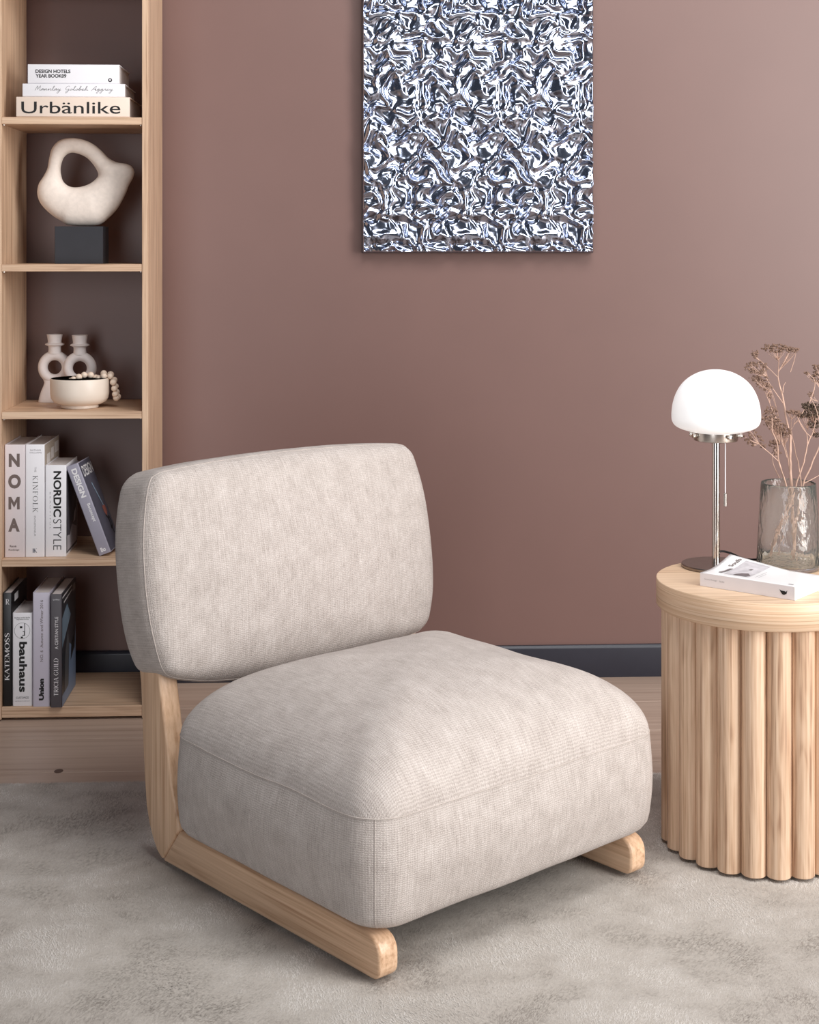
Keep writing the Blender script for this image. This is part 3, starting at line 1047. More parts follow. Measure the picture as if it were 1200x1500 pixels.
print_on(b, 'cover_drawing', g, (0, 1, 0, 1), 'h', lb, 'cover', wd + .0004, False)
print_on(b, 'cover_drawing', shapes_geo([[(dd * .58, hd * .46), (dd * .82, hd * .46), (dd * .84, hd * .38), (dd * .70, hd * .34), (dd * .60, hd * .39)]]), (0, 1, 0, 1), 'h', plain('red_print', srgb(160, 96, 86), .5), 'cover', wd + .0005, False)
g = ([], [])
cc = catmull([Vector((dd * a, hd * c, 0)) for a, c in ((.62, .36), (.76, .28), (.70, .20), (.86, .24), (.8, .33), (.74, .26), (.8, .14))], 5)
ribbon([(p.x, p.y) for p in cc], .0045, *g)
print_on(b, 'cover_drawing', g, (0, 1, 0, 1), 'h', ink, 'cover', wd + .0005, False)
print_on(b, 'cover_lettering', font_geo('Bo', .02), (dd * .80, dd * .96, hd * .035, hd * .065), 'h', gink, 'cover', wd + .0004)

# --- books standing on the bottom shelf
zl = shelf_z[0] + .0004
blk = plain('black_cover', srgb(26, 25, 27), .35, var=.05)
b, w_, h = standing(4.2, 17.8, 868.6, 1034.7, 3.875, .185, zl, 'book', 'black KATEMOSS book standing leftmost on the bottom shelf', G3, cover=blk)
print_on(b, 'spine_lettering', roman_geo('KATEMOSS', .02), (w_ * .20, w_ * .74, h * .228, h * .645), 'ccw', wink)
g = hand_geo('R', .1) if 'R' in HAND else roman_geo('R')
print_on(b, 'spine_emblem', g, pct(w_, h, .30, .72, .055, .105), 'h', wink)
print_on(b, 'cover_label', shapes_geo([[(.03, h * .90), (.075, h * .90), (.075, h * .965), (.03, h * .965)]]), (0, 1, 0, 1), 'h', wink, 'cover', w_, False)

b, w_, h = standing(18.4, 47.6, 898, 1034.7, 3.874, .150, zl, 'book', 'white bauhaus book standing second from left on the bottom shelf', G3, cover=white_cover)
print_on(b, 'spine_lettering', font_geo('bauhaus', .035), pct(w_, h, .33, .735, .31, .852), 'cw', ink)
print_on(b, 'spine_lettering', font_geo('bauhaus archiv berlin'), pct(w_, h, .10, .88, .042, .058), 'h', ink)
print_on(b, 'spine_lettering', font_geo('magdalena droste'), pct(w_, h, .20, .82, .062, .078), 'h', ink)
print_on(b, 'spine_lettering', font_geo('CUSTOMIZE', .0), pct(w_, h, .18, .82, .900, .922), 'h', ink)
print_on(b, 'spine_lettering', font_geo('updated edition'), pct(w_, h, .12, .88, .940, .955), 'h', gink)
rgV = [(.5 + .5 * x, .5 + .5 * y) for x, y in ro] + [(.5 + .485 * x, .5 + .485 * y) for x, y in ro]
print_on(b, 'spine_emblem', (rgV, gF), pct(w_, h, .09, .89, .105, .278), 'h', ink)
px = lambda x0, x1, y0, y1: [(x0, 1 - y1), (x1, 1 - y1), (x1, 1 - y0), (x0, 1 - y0)]
print_on(b, 'spine_emblem', shapes_geo([px(.37, .50, .142, .165), px(.60, .635, .11, .20), px(.52, .635, .196, .204), px(.58, .635, .204, .245),
                                        px(.50, .58, .236, .245), px(.42, .53, .254, .272)]), (0, w_, 0, h), 'h', ink, 'spine', 0, False)

lavl = plain('pale_lavender_cover', srgb(206, 200, 214), .5, var=.015)
b, w_, h = standing(48, 73.2, 868.6, 1036, 3.866, .19, zl, 'book', 'pale lavender Union book standing third from left on the bottom shelf', G3, cover=lavl)
print_on(b, 'spine_lettering', font_geo('Union', .06), (w_ * .36, w_ * .66, h * .055, h * .245), 'ccw', ink)
print_on(b, 'spine_lettering', font_geo('NO. 6  Autumn and Winter 2016', .0), (w_ * .44, w_ * .61, h * .395, h * .935), 'ccw', M['taupe_ink'])

gr = plain('charcoal_cover', srgb(82, 77, 82), .45, var=.03)
b, w_, h = standing(73.8, 90.9, 871, 1037.4, 3.856, .20, zl, 'book', 'charcoal TRICIA GUILD book with blue cover at the right of the bottom shelf', G3, cover=gr)
print_on(b, 'spine_lettering', roman_geo('TRICIA GUILD', .10, 1.05), (w_ * .30, w_ * .70, h * .105, h * .435), 'ccw', wink)
print_on(b, 'spine_lettering', font_geo('A CERTIAN STYLE', .004), (w_ * .40, w_ * .68, h * .515, h * .80), 'ccw', wink)
print_on(b, 'spine_lettering', font_geo('QUADRILLE'), pct(w_, h, .22, .80, .042, .056), 'h', wink)
dT = .20
cT = lambda pts: shapes_geo([[(a * dT, c * h) for a, c in pts]])
print_on(b, 'cover_photo', cT([(.01, .004), (.99, .004), (.99, .996), (.01, .996)]), (0, 1, 0, 1), 'h', plain('dark_room_photo', srgb(52, 56, 64), .35, var=.2, scale=18), 'cover', w_, False)
bl1 = plain('blue_grey_photo', srgb(134, 160, 182), .4, var=.08, scale=20)
bl2 = plain('steel_blue_photo', srgb(128, 152, 186), .4, var=.08, scale=14)
print_on(b, 'cover_photo', cT([(.01, .785), (.36, .86), (.62, .72), (.01, .52)]), (0, 1, 0, 1), 'h', bl1, 'cover', w_ + .0004, False)
print_on(b, 'cover_photo', cT([(.01, .004), (.99, .004), (.99, .60), (.90, .36), (.52, .48), (.46, .12), (.01, .10)]), (0, 1, 0, 1), 'h', bl2, 'cover', w_ + .0004, False)
print_on(b, 'cover_photo', cT([(.16, .10), (.44, .11), (.5, .48), (.40, .62), (.2, .42)]), (0, 1, 0, 1), 'h', plain('grey_photo', srgb(96, 100, 106), .4, var=.1), 'cover', w_ + .0006, False)
print_on(b, 'cover_photo', cT([(.60, .30), (.88, .38), (.9, .50), (.66, .44)]), (0, 1, 0, 1), 'h', ink, 'cover', w_ + .0008, False)
print_on(b, 'cover_lettering', shapes_geo([[(a * dT, c * h) for a, c in q] for q in ([(.02, .955), (.7, .965), (.7, .978), (.02, .970)], [(.12, .90), (.72, .925), (.72, .937), (.12, .915)])]), (0, 1, 0, 1), 'h', wink, 'cover', w_ + .0006, False)
print_on(b, 'cover_label', cT([(.76, .90), (.95, .90), (.95, .965), (.76, .965)]), (0, 1, 0, 1), 'h', gink, 'cover', w_ + .0006, False)

# ------------------------------------------------------------------ sculpture on its block
SY = 3.995
zs2 = shelf_z[3] + .0003
p0, p1 = at(80, 385, SY - .05), at(150.7, 385, SY - .05)
sc_ = empty('abstract_sculpture', ((p0.x + p1.x) / 2, SY, zs2))
tag(sc_, 'cream biomorphic sculpture with a hole on a black block', 'sculpture')
hwB = (p1.x - p0.x) / 2
box('plinth', -hwB, hwB, -.05, .05, 0, .097, plain('black_block', srgb(40, 40, 46), .55, var=.08), sc_, bevel=.001)
outer = [(545, 1235), (600, 1195), (650, 1140), (690, 1065), (710, 1015), (732, 975), (738, 940), (722, 912), (690, 898), (645, 892), (600, 870), (555, 825), (510, 790), (460, 768), (400, 758), (345, 765), (310, 785), (285, 820), (272, 870), (262, 925), (240, 970), (215, 1010), (206, 1055), (215, 1100), (240, 1140), (290, 1185), (340, 1215), (372, 1235), (455, 1241)]
inner = [(540, 960), (520, 915), (480, 870), (430, 845), (385, 840), (350, 865), (333, 915), (335, 960), (350, 1000), (385, 1025), (430, 1028), (480, 1015), (520, 990)]


def to_m(p):
    q = at(p[0] / 3.75, p[1] / 3.75, SY)
    return Vector((q.x - sc_.location.x, 0, q.z - sc_.location.z))


oc = [to_m((p.x, p.y)) for p in catmull([Vector((a, c, 0)) for a, c in outer], 5, True)]
ic = [to_m((p.x, p.y)) for p in catmull([Vector((a, c, 0)) for a, c in inner], 6, True)]
hc = to_m((430, 945))


def radial(curve):
    pa = sorted((math.atan2(p.z - hc.z, p.x - hc.x), (p - hc).length) for p in curve)
    A = np.array([a for a, _ in pa]); R_ = np.array([r_ for _, r_ in pa])
    return lambda t: float(np.interp(t, A, R_, period=2 * PI))


fo, fi_ = radial(oc), radial(ic)
V, Fc = [], []
NA, NC = 110, 22
for i in range(NA):
    t = -PI + 2 * PI * i / NA
    ro_, ri_ = fo(t), fi_(t)
    hw_ = (ro_ - ri_) / 2
    dep = min(.016 + .42 * hw_, .040)
    dr = Vector((math.cos(t), 0, math.sin(t)))
    c = hc + dr * (ri_ + hw_)
    for k in range(NC):
        a = 2 * PI * k / NC
        ca, sa = math.cos(a), math.sin(a)
        V.append(c + dr * hw_ * math.copysign(abs(ca) ** .85, ca) + Vector((0, dep * math.copysign(abs(sa) ** .9, sa), 0)))
for i in range(NA):
    j = (i + 1) % NA
    for k in range(NC):
        k2 = (k + 1) % NC
        Fc.append((i * NC + k, i * NC + k2, j * NC + k2, j * NC + k))
V = [Vector((v.x, v.y, max(v.z, .0975))) for v in V]
mesh('body', V, Fc, plain('cream_stone', srgb(232, 220, 210), .8, var=.05, scale=90, bump=.25), sc_, True, True)

# ------------------------------------------------------------------ candle holders, bowl, beads
zc = shelf_z[2] + .0003


def candle_holder(px, Y, label):
    p = at(px, 560, Y)
    o = empty('candle_holder', (p.x, Y, zc))
    tag(o, label, 'candle holder', 'white ring candle holders')
    k = Y / F_PX                       # metres per photo pixel at that distance
    zr = .094                          # ring centre height
    ro_, ri_ = 24.2 * k, 10.0 * k
    d = .016
    # ring
    V, Fc = [], []
    n, m = 40, 14
    for i in range(n):
        a = 2 * PI * i / n
        for j in range(m):
            b_ = 2 * PI * j / m
            r_ = (ro_ + ri_) / 2 + (ro_ - ri_) / 2 * math.cos(b_)
            V.append((r_ * math.cos(a), d * math.sin(b_), zr + r_ * math.sin(a)))
    for i in range(n):
        i2 = (i + 1) % n
        for j in range(m):
            j2 = (j + 1) % m
            Fc.append((i * m + j, i * m + j2, i2 * m + j2, i2 * m + j))
    mesh('ring', V, Fc, M['ceramic'], o, True, True)
    # flared foot with flattened oval section
    V, Fc = [], []
    rows = [(.043, .020, 0.0), (.0435, .0205, .002), (.041, .020, .014), (.036, .0185, .030), (.030, .017, .044), (.0275, .0155, .053), (.030, .0145, .060), (.033, .013, .068), (.030, .010, .074)]
    n = 36
    for a, b_, z in rows:
        for i in range(n):
            t = 2 * PI * i / n
            ct, st = math.cos(t), math.sin(t)
            V.append((a * math.copysign(abs(ct) ** .75, ct), b_ * math.copysign(abs(st) ** .75, st), z))
    for r_ in range(len(rows) - 1):
        for i in range(n):
            i2 = (i + 1) % n
            Fc.append((r_ * n + i, r_ * n + i2, (r_ + 1) * n + i2, (r_ + 1) * n + i))
    Fc += [tuple(range(n - 1, -1, -1)), tuple((len(rows) - 1) * n + i for i in range(n))]
    mesh('foot', V, Fc, M['ceramic'], o, True, True)
    zt = zr + ro_
    lathe('cup', [(.018, zt - .008), (.0165, zt + .002), (.0165, zt + .010), (.0175, zt + .0125), (.0250, zt + .0155), (.0258, zt + .0175), (.0235, zt + .0195),
                  (.0185, zt + .0215), (.0180, zt + .025), (.0205, zt + .041), (.0212, zt + .0435), (.0195, zt + .0440), (.0165, zt + .026), (.001, zt + .024)], M['ceramic'], o, 36)
    return o


candle_holder(80.2, 4.105, 'white ceramic ring candle holder left of the other, partly behind the bowl')
candle_holder(117, 4.072, 'white ceramic ring candle holder standing directly behind the beige bowl')

bw_y = 3.968
pb = at(117, 600, bw_y)
bo = empty('bowl', (pb.x, bw_y, zc))
tag(bo, 'beige footed ceramic bowl with dark inside, beads hanging over it', 'bowl')
RB = .0760
lathe('shell', [(.030, .004), (.034, .0), (.047, .0), (.0485, .0015), (.0470, .0075), (.056, .010), (.0675, .016), (.0735, .0255), (RB - .0005, .038), (RB, .0745), (RB - .001, .0763), (RB - .003, .0765)],
      plain('beige_glaze', srgb(230, 216, 202), .42, var=.02), bo, 64)
lathe('inside', [(RB - .003, .0765), (RB - .0045, .0745), (RB - .006, .036), (.060, .022), (.04, .016), (.001, .015)], plain('dark_glaze', srgb(46, 40, 38), .45), bo, 64)
bm_ = plain('pale_bead_wood', srgb(226, 206, 188), .6, var=.06, scale=150)
gar = empty('bead_garland', (pb.x + .05, bw_y, zc + .08))
tag(gar, 'string of pale wooden beads draped over the right rim of the bowl', 'bead garland')
front = [(165, 215), (210, 190), (305, 150), (400, 112), (513, 112), (605, 160), (660, 170), (745, 130), (855, 130), (910, 240), (930, 350), (945, 450), (962, 512)]
backs = [(985, 490), (968, 410), (950, 310), (925, 200), (865, 105), (745, 85), (640, 165)]
fy = [-.01, -.012, -.010, -.006, .0, .006, -.004, -.012, -.008, -.006, -.005, -.004, .0]
by = [.010, .012, .012, .012, .012, .010, .012]
path = []
for (x, y), dy in list(zip(front, fy)) + list(zip(backs, by)):
    path.append(at(90 + x / 12, 540 + y / 12, bw_y + dy) - gar.location)
rb = .0088
ico = bmesh.new(); bmesh.ops.create_icosphere(ico, subdivisions=3, radius=rb)
ime = bpy.data.meshes.new('bead'); ico.to_mesh(ime); ico.free()
ime.materials.append(bm_)
ime.polygons.foreach_set('use_smooth', [True] * len(ime.polygons))
for p in path:
    o = bpy.data.objects.new('bead', ime); C.objects.link(o); o.parent = gar; o.location = p
    s_ = random.uniform(.93, 1.04); o.scale = (s_, s_, s_)
tube('string', catmull(path, 3), .0009, plain('jute', srgb(190, 168, 146), .8), gar, 5)

# ------------------------------------------------------------------ crumpled metal panel on the wall
def metal_art():
    x0, x1, z0, z1 = .0702, .7100, 1.1855, 2.12
    yb = WALL_Y - .030
    o = empty('metal_wall_art', ((x0 + x1) / 2, WALL_Y - .014, z0))
    tag(o, 'large crumpled silver metal relief panel hung on the wall', 'wall art')
    ox, oy, oz = o.location
    box('backing_board', x0 - .0015 - ox, x1 + .0015 - ox, yb + .006 - oy, WALL_Y - .0008 - oy, -.0015, z1 - z0 + .0015, M['ink'], o)
    nx, nz = 300, 420
    X, Z = np.meshgrid(np.linspace(0, x1 - x0, nx), np.linspace(0, z1 - z0, nz))
    per = .2215
    u, v = X / per, Z / per
    # periodic domain warp, then folded (ridged) noise: sharp creases between smooth hollows
    wx = perlin2(u * 4, v * 4 + 3, 21, 4) * .8 + perlin2(u * 8, v * 8, 22, 8) * .22
    wz = perlin2(u * 4, v * 4 + 9, 23, 4) * .8 + perlin2(u * 8, v * 8 + 5, 24, 8) * .22
    a = perlin2(u * 4 + wx * .75, v * 4.4 + wz * .75, 25, 4)
    b_ = perlin2(u * 6 + wx, v * 6.4 + wz, 26, 6)
    c = perlin2(u * 14 + wx * 1.5, v * 15 + wz * 1.5, 27, 14)
    soft = lambda q: np.sqrt(q * q + .0012)
    Hh = .9 * (1 - 2.2 * soft(a)) + .27 * (1 - 2.2 * soft(b_)) + .045 * c
    dx = np.minimum(X, (x1 - x0) - X); dz = np.minimum(Z, (z1 - z0) - Z)
    edge = np.clip(np.minimum(dx, dz) / .0022 + .35, 0, 1)
    Yd = -(.003 + 0.0165 * (Hh - Hh.min()) / (Hh.max() - Hh.min()) * 1.35) * edge
    co = np.stack([X + x0 - ox, Yd + yb - oy + .004, Z], -1).reshape(-1, 3)
    idx = np.arange(nx * nz).reshape(nz, nx)
    q = np.stack([idx[:-1, :-1], idx[:-1, 1:], idx[1:, 1:], idx[1:, :-1]], -1).reshape(-1, 4)
    me = bpy.data.meshes.new('metal_relief')
    me.from_pydata(co.tolist(), [], q.tolist())
    m = plain('crumpled_metal', srgb(176, 184, 204), .17, metal=1.0, var=.01, scale=40)
    link('metal_relief', me, m, o, True)


metal_art()

# ------------------------------------------------------------------ lamp
LX, LY = .7885, 3.108
lp = empty('table_lamp', (LX, LY, TT + .0004))
tag(lp, 'white opal dome table lamp on a slim steel stem with pull cord', 'lamp')
dark_steel = plain('burnished_steel', srgb(150, 140, 134), .3, metal=1.0, var=.05, scale=60)
lathe('base', [(.069, .0), (.0712, .001), (.0714, .005), (.0700, .0068), (.001, .0072)], dark_steel, lp, 64)
lathe('stem', [(.0082, .007), (.0082, .268)], M['chrome'], lp, 24)
lathe('collar', [(.0082, .262), (.040, .262), (.0448, .2635), (.0455, .266), (.0455, .284), (.0440, .286), (.02, .286)], M['steel'], lp, 56)
m, nt, bsdf = new_mat('opal_glass')
bsdf.inputs['Base Color'].default_value = srgb(250, 249, 250)
bsdf.inputs['Roughness'].default_value = .25
bsdf.inputs['Emission Color'].default_value = (1, .985, .97, 1)
bsdf.inputs['Emission Strength'].default_value = .34
bsdf.inputs['Subsurface Weight'].default_value = .0
prof = [(.030, .280), (.046, .2805), (.062, .284), (.076, .2885), (.0855, .2945), (.0905, .303), (.0917, .313), (.0912, .324), (.0893, .338), (.0855, .352), (.0795, .366), (.0715, .3785), (.061, .3895), (.048, .3985), (.033, .4055), (.017, .4095), (.0015, .4110)]
cp = catmull([Vector((a, c, 0)) for a, c in prof], 3)
lathe('shade', [(p.x, p.y) for p in cp], m, lp, 72, sharp=80)
for an in (-20, -70, -165, 70, 160):
    a = math.radians(an)
    s = lathe('screw', [(.0030, .0), (.0030, .004), (.0050, .0045), (.0052, .0085), (.0040, .0100), (.001, .0104)], M['chrome'], lp, 16)
    s.location = (.0445 * math.cos(a), .0445 * math.sin(a), .2745)
    s.rotation_euler = (0, PI / 2, a)
tube('pull_cord', [(.0165, -.012, .264), (.0165, -.012, .155)], .0012, M['white'], lp, 8)
lathe('cord_pull', [(.0022, .128), (.0034, .1285), (.0034, .1545), (.002, .156)], M['steel'], lp, 16, (.0165, -.012, 0))
cab = [at(1053, 808, 3.125), at(1060, 805, 3.13), at(1070, 806, 3.135), at(1085, 812, 3.15), at(1100, 815, 3.165), at(1118, 819, 3.168)]
cab = [Vector((LX + .006, LY + .006, TT + .030)), Vector((LX + .020, LY + .016, TT + .029)), Vector((LX + .040, LY + .026, TT + .022)), Vector((LX + .065, LY + .036, TT + .010)), Vector((LX + .090, LY + .052, TT + .0035)), Vector((LX + .12, LY + .060, TT + .0035)), Vector((LX + .14, LY + .085, TT - .002)), Vector((LX + .15, LY + .105, TT - .06)), Vector((LX + .15, LY + .115, TT - .30)), Vector((LX + .15, LY + .14, .018)), Vector((LX + .20, LY + .22, .018))]
tube('power_cord', [p - lp.location for p in catmull(cab, 5)], .0022, M['ink'], lp, 8)

# ------------------------------------------------------------------ vase and dried stems
VX, VY = .936, 3.090
vs = empty('glass_vase', (VX, VY, TT + .0004))
tag(vs, 'clear greenish rippled glass vase holding dried flowers', 'vase')
m, nt, bsdf = new_mat('rippled_glass')
bsdf.inputs['Base Color'].default_value = (.975, .99, .978, 1)
bsdf.inputs['Roughness'].default_value = .02
bsdf.inputs['IOR'].default_value = 1.46
bsdf.inputs['Transmission Weight'].default_value = 1.0
tc = N(nt, 'ShaderNodeTexCoord')
mp = N(nt, 'ShaderNodeMapping'); mp.inputs['Scale'].default_value = (70, 70, 38)
nz = N(nt, 'ShaderNodeTexNoise', Scale=1.0, Detail=2.0)
nt.links.new(tc.outputs['Object'], mp.inputs[0]); nt.links.new(mp.outputs[0], nz.inputs['Vector'])
bp = N(nt, 'ShaderNodeBump', Strength=.6, Distance=.004)
nt.links.new(nz.outputs['Fac'], bp.inputs['Height']); nt.links.new(bp.outputs[0], bsdf.inputs['Normal'])
df = N(nt, 'ShaderNodeBsdfDiffuse'); df.inputs['Color'].default_value = (.80, .86, .80, 1)
mx = N(nt, 'ShaderNodeMixShader'); mx.inputs[0].default_value = .04
nt.links.new(bsdf.outputs[0], mx.inputs[1]); nt.links.new(df.outputs[0], mx.inputs[2])
nt.links.new(mx.outputs[0], nt.nodes['Material Output'].inputs['Surface'])
lathe('body', [(.001, .0), (.060, .0), (.0645, .003), (.0652, .010), (.0628, .06), (.0595, .12), (.0564, .172), (.0560, .1765), (.0548, .1772), (.0538, .1760), (.0572, .12), (.0604, .06), (.0622, .014), (.058, .009), (.001, .008)], m, vs, 72, sharp=70)

stem_m = plain('dry_stem', srgb(198, 164, 146), .7, var=.18, scale=60)
head_m = plain('dry_bud', srgb(124, 98, 84), .85, var=.3, scale=300)
head_d = plain('dark_dry_bud', srgb(86, 70, 58), .85, var=.3, scale=300)


def stem(label, main, heads, twigs=(), r0=.0016, dark=False, thick=None):
    """main: list of (px, py, dy); heads: (px, py, half width, half height, count); twigs: lists of points"""
    Pm = [at(x, y, VY + dy) for x, y, dy in main]
    root = empty('dried_flower_stem', Pm[0])
    tag(root, label, 'dried flower', 'dried flower stems in the glass vase')
    o = Pm[0]
    cm = catmull([p - o for p in Pm], 6)
    n = len(cm)
    cm = [p + Vector((mnoise.noise(p * 60), mnoise.noise(p * 60 + Vector((5, 5, 5))), 0)) * .0012 for p in cm]
    tube('stem', cm, [(thick or r0 * 1.35) * (1 - i / n) + r0 * .55 * i / n for i in range(n)], stem_m, root, 6)
    for tw in twigs:
        tp = catmull([at(x, y, VY + dy) - o for x, y, dy in tw], 4)
        tube('twig', tp, [r0 * .62 * (1 - .5 * i / len(tp)) for i in range(len(tp))], stem_m, root, 5)
    for hx, hy, hw_, hh_, cnt, fx, fy_ in heads:
        V, Fc = [], []
        k = VY / F_PX
        c = at(hx, hy, VY) - o
        f = at(fx, fy_, VY) - o
        bm = bmesh.new()
        TV, TF = [], []
        for i in range(int(cnt * 1.7)):
            a, rr = random.uniform(0, 2 * PI), math.sqrt(random.random())
            q = c + Vector((rr * math.cos(a) * hw_ * k, random.uniform(-.9, .9) * min(hw_, 14) * k, rr * math.sin(a) * hh_ * k))
            s_ = random.uniform(.0014, .0034)
            mt = Matrix.Translation(q) @ Matrix.Diagonal((s_, s_ * random.uniform(.7, 1), s_ * random.uniform(.6, 1), 1))
            bmesh.ops.create_icosphere(bm, subdivisions=1, radius=1.0, matrix=mt)
            if i % 6 == 0:
                mid = f.lerp(q, .55) + Vector((0, 0, -.002))
                tv, tf = tube_geo([f, mid, q], [.0007, .0005, .0004], 3)
                bb_ = len(TV); TV += tv; TF += [tuple(bb_ + j for j in g_) for g_ in tf]
        me = bpy.data.meshes.new('flower_head'); bm.to_mesh(me); bm.free()
        hd_ = link('flower_head', me, head_d if dark else head_m, root)
        hd_['kind'] = 'stuff'
        if TV: mesh('stalks', TV, TF, stem_m, hd_)


stem('tallest dried stem with a flat brown flower head beside the lamp shade',
     [(1165, 826, .0), (1162, 760, .0), (1160, 716, .0), (1158, 680, .0), (1158, 640, .004), (1153, 618, .005), (1147, 580, .008), (1145, 572, .008), (1140, 553, .008), (1141, 528, .008)],
     [(1137, 510, 19, 6, 60, 1140, 528), (1160, 512, 10, 4, 30, 1142, 542), (1106, 518, 6, 6, 16, 1113, 528), (1108, 538, 16, 9, 55, 1124, 552), (1112, 556, 13, 6, 34, 1130, 575)],
     [[(1140, 553, .008), (1127, 540, .01), (1113, 527, .012)], [(1141, 544, .008), (1150, 530, .006), (1153, 518, .006)], [(1158, 545, .006), (1163, 530, .006), (1166, 518, .006)],
      [(1147, 590, .008), (1133, 570, .0), (1122, 553, .0)], [(1147, 575, .006), (1148, 566, .006), (1151, 560, .006)]], thick=.0036)
stem('leaning dried stem with loose brown clusters just right of the lamp shade',
     [(1128, 815, .01), (1140, 775, .008), (1155, 735, .0), (1150, 705, -.01), (1141, 676, -.015), (1139, 652, -.015), (1132, 632, -.015), (1131, 612, -.015)],
     [(1130, 600, 9, 6, 24, 1138, 615), (1126, 612, 14, 7, 40, 1138, 640), (1136, 622, 14, 9, 50, 1142, 650), (1148, 632, 10, 10, 44, 1148, 655), (1104, 642, 12, 12, 22, 1112, 650), (1116, 650, 5, 6, 10, 1113, 652), (1134, 650, 7, 7, 18, 1139, 665), (1138, 663, 6, 4, 8, 1140, 670)],
     [[(1141, 676, -.015), (1128, 664, -.016), (1112, 650, -.018), (1103, 636, -.018), (1096, 630, -.018)], [(1153, 670, -.01), (1146, 645, -.012), (1144, 630, -.012)], [(1142, 700, 0), (1133, 680, -.01), (1132, 665, -.01)]])
stem('thin dried stem with a small flat head in the middle of the vase',
     [(1140, 817, .02), (1150, 770, .02), (1160, 725, .02), (1157, 690, .02), (1152, 660, .02), (1146, 640, .02), (1138, 622, .02), (1131, 600, .02), (1122, 576, .02)],
     [(1120, 566, 12, 6, 22, 1124, 580), (1128, 580, 4, 4, 6, 1128, 590)],
     [[(1140, 628, .02), (1140, 606, .02), (1128, 572, .02)], [(1146, 640, .02), (1136, 590, .02), (1126, 562, .02)]], r0=.0012)
stem('dried stem bending right with dense dark flower heads by the frame edge',
     [(1128, 817, -.01), (1145, 770, -.01), (1160, 735, -.01), (1168, 705, -.01), (1178, 676, -.01), (1183, 652, -.01), (1192, 630, -.01), (1196, 612, -.01)],
     [(1188, 595, 14, 5, 55, 1190, 615), (1192, 606, 16, 6, 60, 1194, 622), (1178, 608, 8, 5, 20, 1184, 630), (1192, 620, 9, 7, 24, 1194, 635), (1197, 637, 6, 3, 12, 1192, 642)],
     [[(1183, 652, -.01), (1182, 636, -.01), (1172, 618, -.01), (1168, 610, -.01)], [(1188, 640, -.01), (1178, 630, -.01), (1170, 616, -.01)], [(1175, 606, -.01), (1180, 598, -.01)]], dark=True)
stem('slender dried stem with a flat pale head between the tall and dark stems',
     [(1178, 822, .015), (1176, 770, .015), (1174, 715, .015), (1171, 686, .015), (1164, 655, .015), (1159, 628, .015), (1160, 612, .015)],
     [(1161, 603, 10, 3, 30, 1160, 614), (1172, 608, 6, 3, 14, 1163, 622)],
     [[(1158, 632, .015), (1164, 622, .015), (1170, 614, .015)]], r0=.0011)
stem('dried stem leaning far right with pale buds at the picture edge',
     [(1160, 822, -.02), (1168, 760, -.02), (1177, 710, -.02), (1186, 688, -.02), (1200, 655, -.02), (1212, 628, -.02), (1220, 590, -.02)],
     [(1198, 552, 10, 9, 26, 1208, 575), (1196, 538, 6, 4, 10, 1204, 556), (1188, 578, 5, 4, 8, 1198, 588), (1184, 547, 4, 2, 5, 1192, 560)],
     [[(1206, 640, -.02), (1196, 600, -.02), (1187, 582, -.02)], [(1186, 590, -.02), (1193, 570, -.02), (1193, 556, -.02), (1184, 547, -.02)], [(1212, 610, -.02), (1206, 570, -.02), (1198, 550, -.02)], [(1178, 708, -.02), (1190, 702, -.02), (1206, 693, -.02)]])

# ------------------------------------------------------------------ paperback on the table
PB = (.7137, 2.9366)
ang = math.atan2(2.8033 - 2.9366, .8619 - .7137)
pbk = empty('paperback', (PB[0], PB[1], TT + .0004), ang)
tag(pbk, 'white paperback lying on the round table in front of the lamp', 'book')
Lp, Dp, Tp = .199, .126, .0255


def curl(x, y):
    """far left corner of the top cover lifts off the pages"""
    fx = max(0, 1 - x / .13); fy2 = max(0, (y - .035) / (Dp - .035))
    return .0165 * fx * fy2 ** 1.5


nx, ny = 24, 20
V, Fc = [], []
for lay in (0, .0006):
    for j in range(ny + 1):
        for i in range(nx + 1):
            x, y = Lp * i / nx, Dp * j / ny
            V.append((x, y, Tp - .0006 + lay + curl(x, y)))
n1 = (nx + 1) * (ny + 1)
for j in range(ny):
    for i in range(nx):
        a = j * (nx + 1) + i
        Fc.append((a, a + nx + 1, a + nx + 2, a + 1))
        Fc.append((n1 + a, n1 + a + 1, n1 + a + nx + 2, n1 + a + nx + 1))
for i in range(nx):
    Fc.append((i, i + 1, n1 + i + 1, n1 + i)); a = ny * (nx + 1) + i; Fc.append((a + 1, a, n1 + a, n1 + a + 1))
for j in range(ny):
    a = j * (nx + 1); Fc.append((a + nx + 1, a, n1 + a, n1 + a + nx + 1)); a += nx; Fc.append((a, a + nx + 1, n1 + a + nx + 1, n1 + a))
white_gloss = plain('glossy_white_cover', srgb(244, 243, 244), .3, var=.008)
mesh('front_cover', V, Fc, white_gloss, pbk, True, True)
box('spine', 0, Lp, -.0006, .0002, 0, Tp, plain('spine_white', srgb(236, 231, 234), .35, var=.01), pbk)
box('back_cover', 0, Lp, 0, Dp, 0, .0008, white_gloss, pbk)
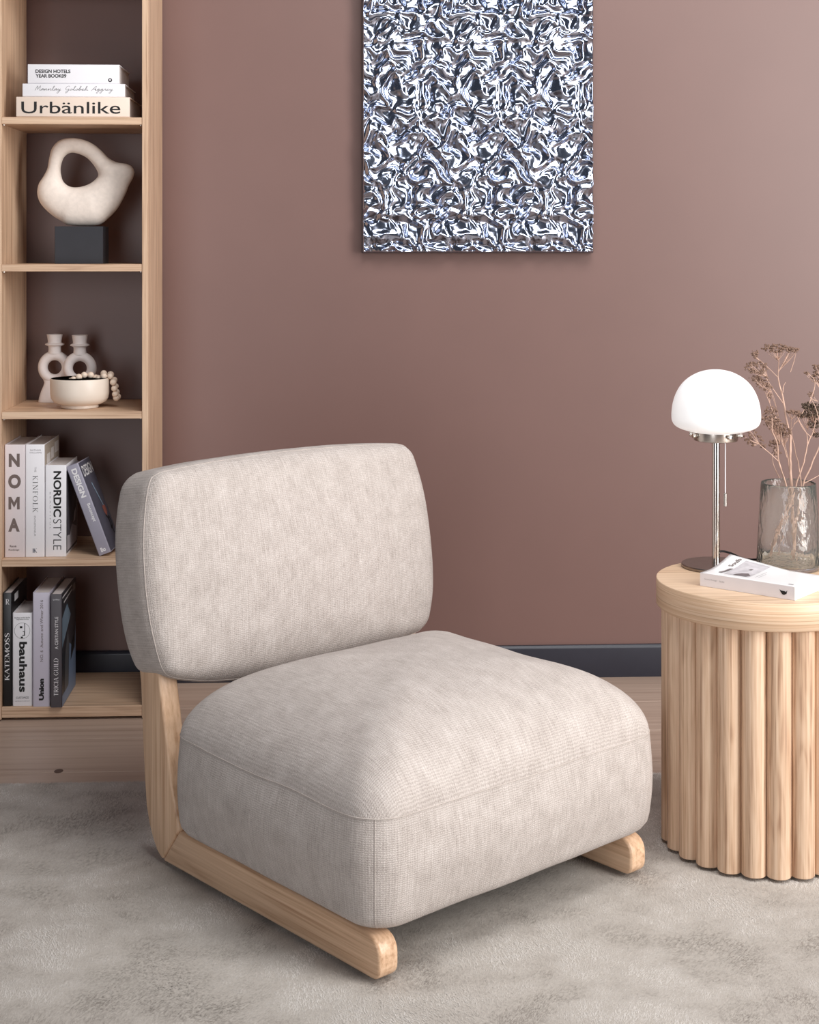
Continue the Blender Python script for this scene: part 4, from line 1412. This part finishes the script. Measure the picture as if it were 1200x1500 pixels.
# page block follows the lifted corner a little
V, Fc = [], []
for zf in (0, 1):
    for j in range(ny + 1):
        for i in range(nx + 1):
            x, y = .001 + (Lp - .002) * i / nx, .0004 + (Dp - .001) * j / ny
            V.append((x, y, .0008 if zf == 0 else Tp - .0008 + .96 * curl(x, y)))
Fc = []
for j in range(ny):
    for i in range(nx):
        a = j * (nx + 1) + i
        Fc.append((a, a + nx + 1, a + nx + 2, a + 1)); Fc.append((n1 + a, n1 + a + 1, n1 + a + nx + 2, n1 + a + nx + 1))
for i in range(nx):
    Fc.append((i, i + 1, n1 + i + 1, n1 + i)); a = ny * (nx + 1) + i; Fc.append((a + 1, a, n1 + a, n1 + a + 1))
for j in range(ny):
    a = j * (nx + 1); Fc.append((a + nx + 1, a, n1 + a, n1 + a + nx + 1)); a += nx; Fc.append((a, a + nx + 1, n1 + a + nx + 1, n1 + a))
mesh('page_block', V, Fc, plain('bright_paper', srgb(236, 232, 228), .7, var=.03, scale=300), pbk, False, True)


def on_cover(name, polys, mat, lift=.0004):
    V, Fc = [], []
    for p in polys:
        b_ = len(V)
        V += [(x * Lp, y * Dp, Tp + curl(x * Lp, y * Dp) + lift) for x, y in p]
        Fc.append(tuple(range(b_, b_ + len(p))))
    return mesh(name, V, Fc, mat, pbk, False)


def on_cover_geo(name, geo, bx_, mat, lift=.0006):
    V0, F0 = geo
    xs = [v[0] for v in V0]; ys = [v[1] for v in V0]
    V = []
    for vx, vy in V0:
        f, g_ = (vx - min(xs)) / (max(xs) - min(xs)), (vy - min(ys)) / (max(ys) - min(ys))
        # title reads along the depth of the cover
        x, y = (bx_[0] + (1 - g_) * (bx_[1] - bx_[0])) * Lp, (bx_[2] + f * (bx_[3] - bx_[2])) * Dp
        V.append((x, y, Tp + curl(x, y) + lift))
    return mesh(name, V, F0, mat, pbk, False)


pg = plain('pale_cover_photo', srgb(206, 202, 206), .4, var=.25, scale=45)
dg = plain('dark_cover_photo', srgb(112, 104, 106), .4, var=.35, scale=70)
grid_poly = [[(.20 + .045 * i, .16 + .085 * j), (.20 + .045 * (i + 1), .16 + .085 * j), (.20 + .045 * (i + 1), .16 + .085 * (j + 1)), (.20 + .045 * i, .16 + .085 * (j + 1))] for i in range(6) for j in range(9)]
on_cover('cover_photo', grid_poly, pg)
on_cover('cover_photo', [[(.30, .16), (.44, .17), (.46, .26), (.40, .38), (.34, .34), (.31, .24)], [(.13, .20), (.17, .18), (.19, .34), (.20, .50), (.165, .48), (.15, .32)], [(.34, .56), (.37, .56), (.38, .63), (.35, .63)]], dg, .0007)
on_cover_geo('cover_lettering', font_geo('Soulb', .015), (.11, .16, .58, .93), M['taupe_ink'])
on_cover('cover_print', [[(.52, .22), (.524, .22), (.524, .62), (.52, .62)], [(.55, .22), (.554, .22), (.554, .50), (.55, .50)], [(.90, .10), (.95, .10), (.95, .14), (.90, .14)]], gink)
print_on(pbk, 'spine_lettering', font_geo('Sommerferdagar'), (.010, .038, .0125, .0160), 'h', gink)
print_on(pbk, 'spine_lettering', font_geo('Noveller'), (.042, .053, .0125, .0160), 'h', gink)
em = [(0, 1), (.25, .8), (.7, .78), (.8, .62), (1, 1), (.9, .3), (.6, 0), (.35, .1), (.15, .5)]
print_on(pbk, 'spine_emblem', shapes_geo([em]), (Lp * .845, Lp * .925, .0075, .0170), 'h', ink)
for o in pbk.children:
    if o.name.startswith('spine_l') or o.name.startswith('spine_e'): o.location.y = -.0008
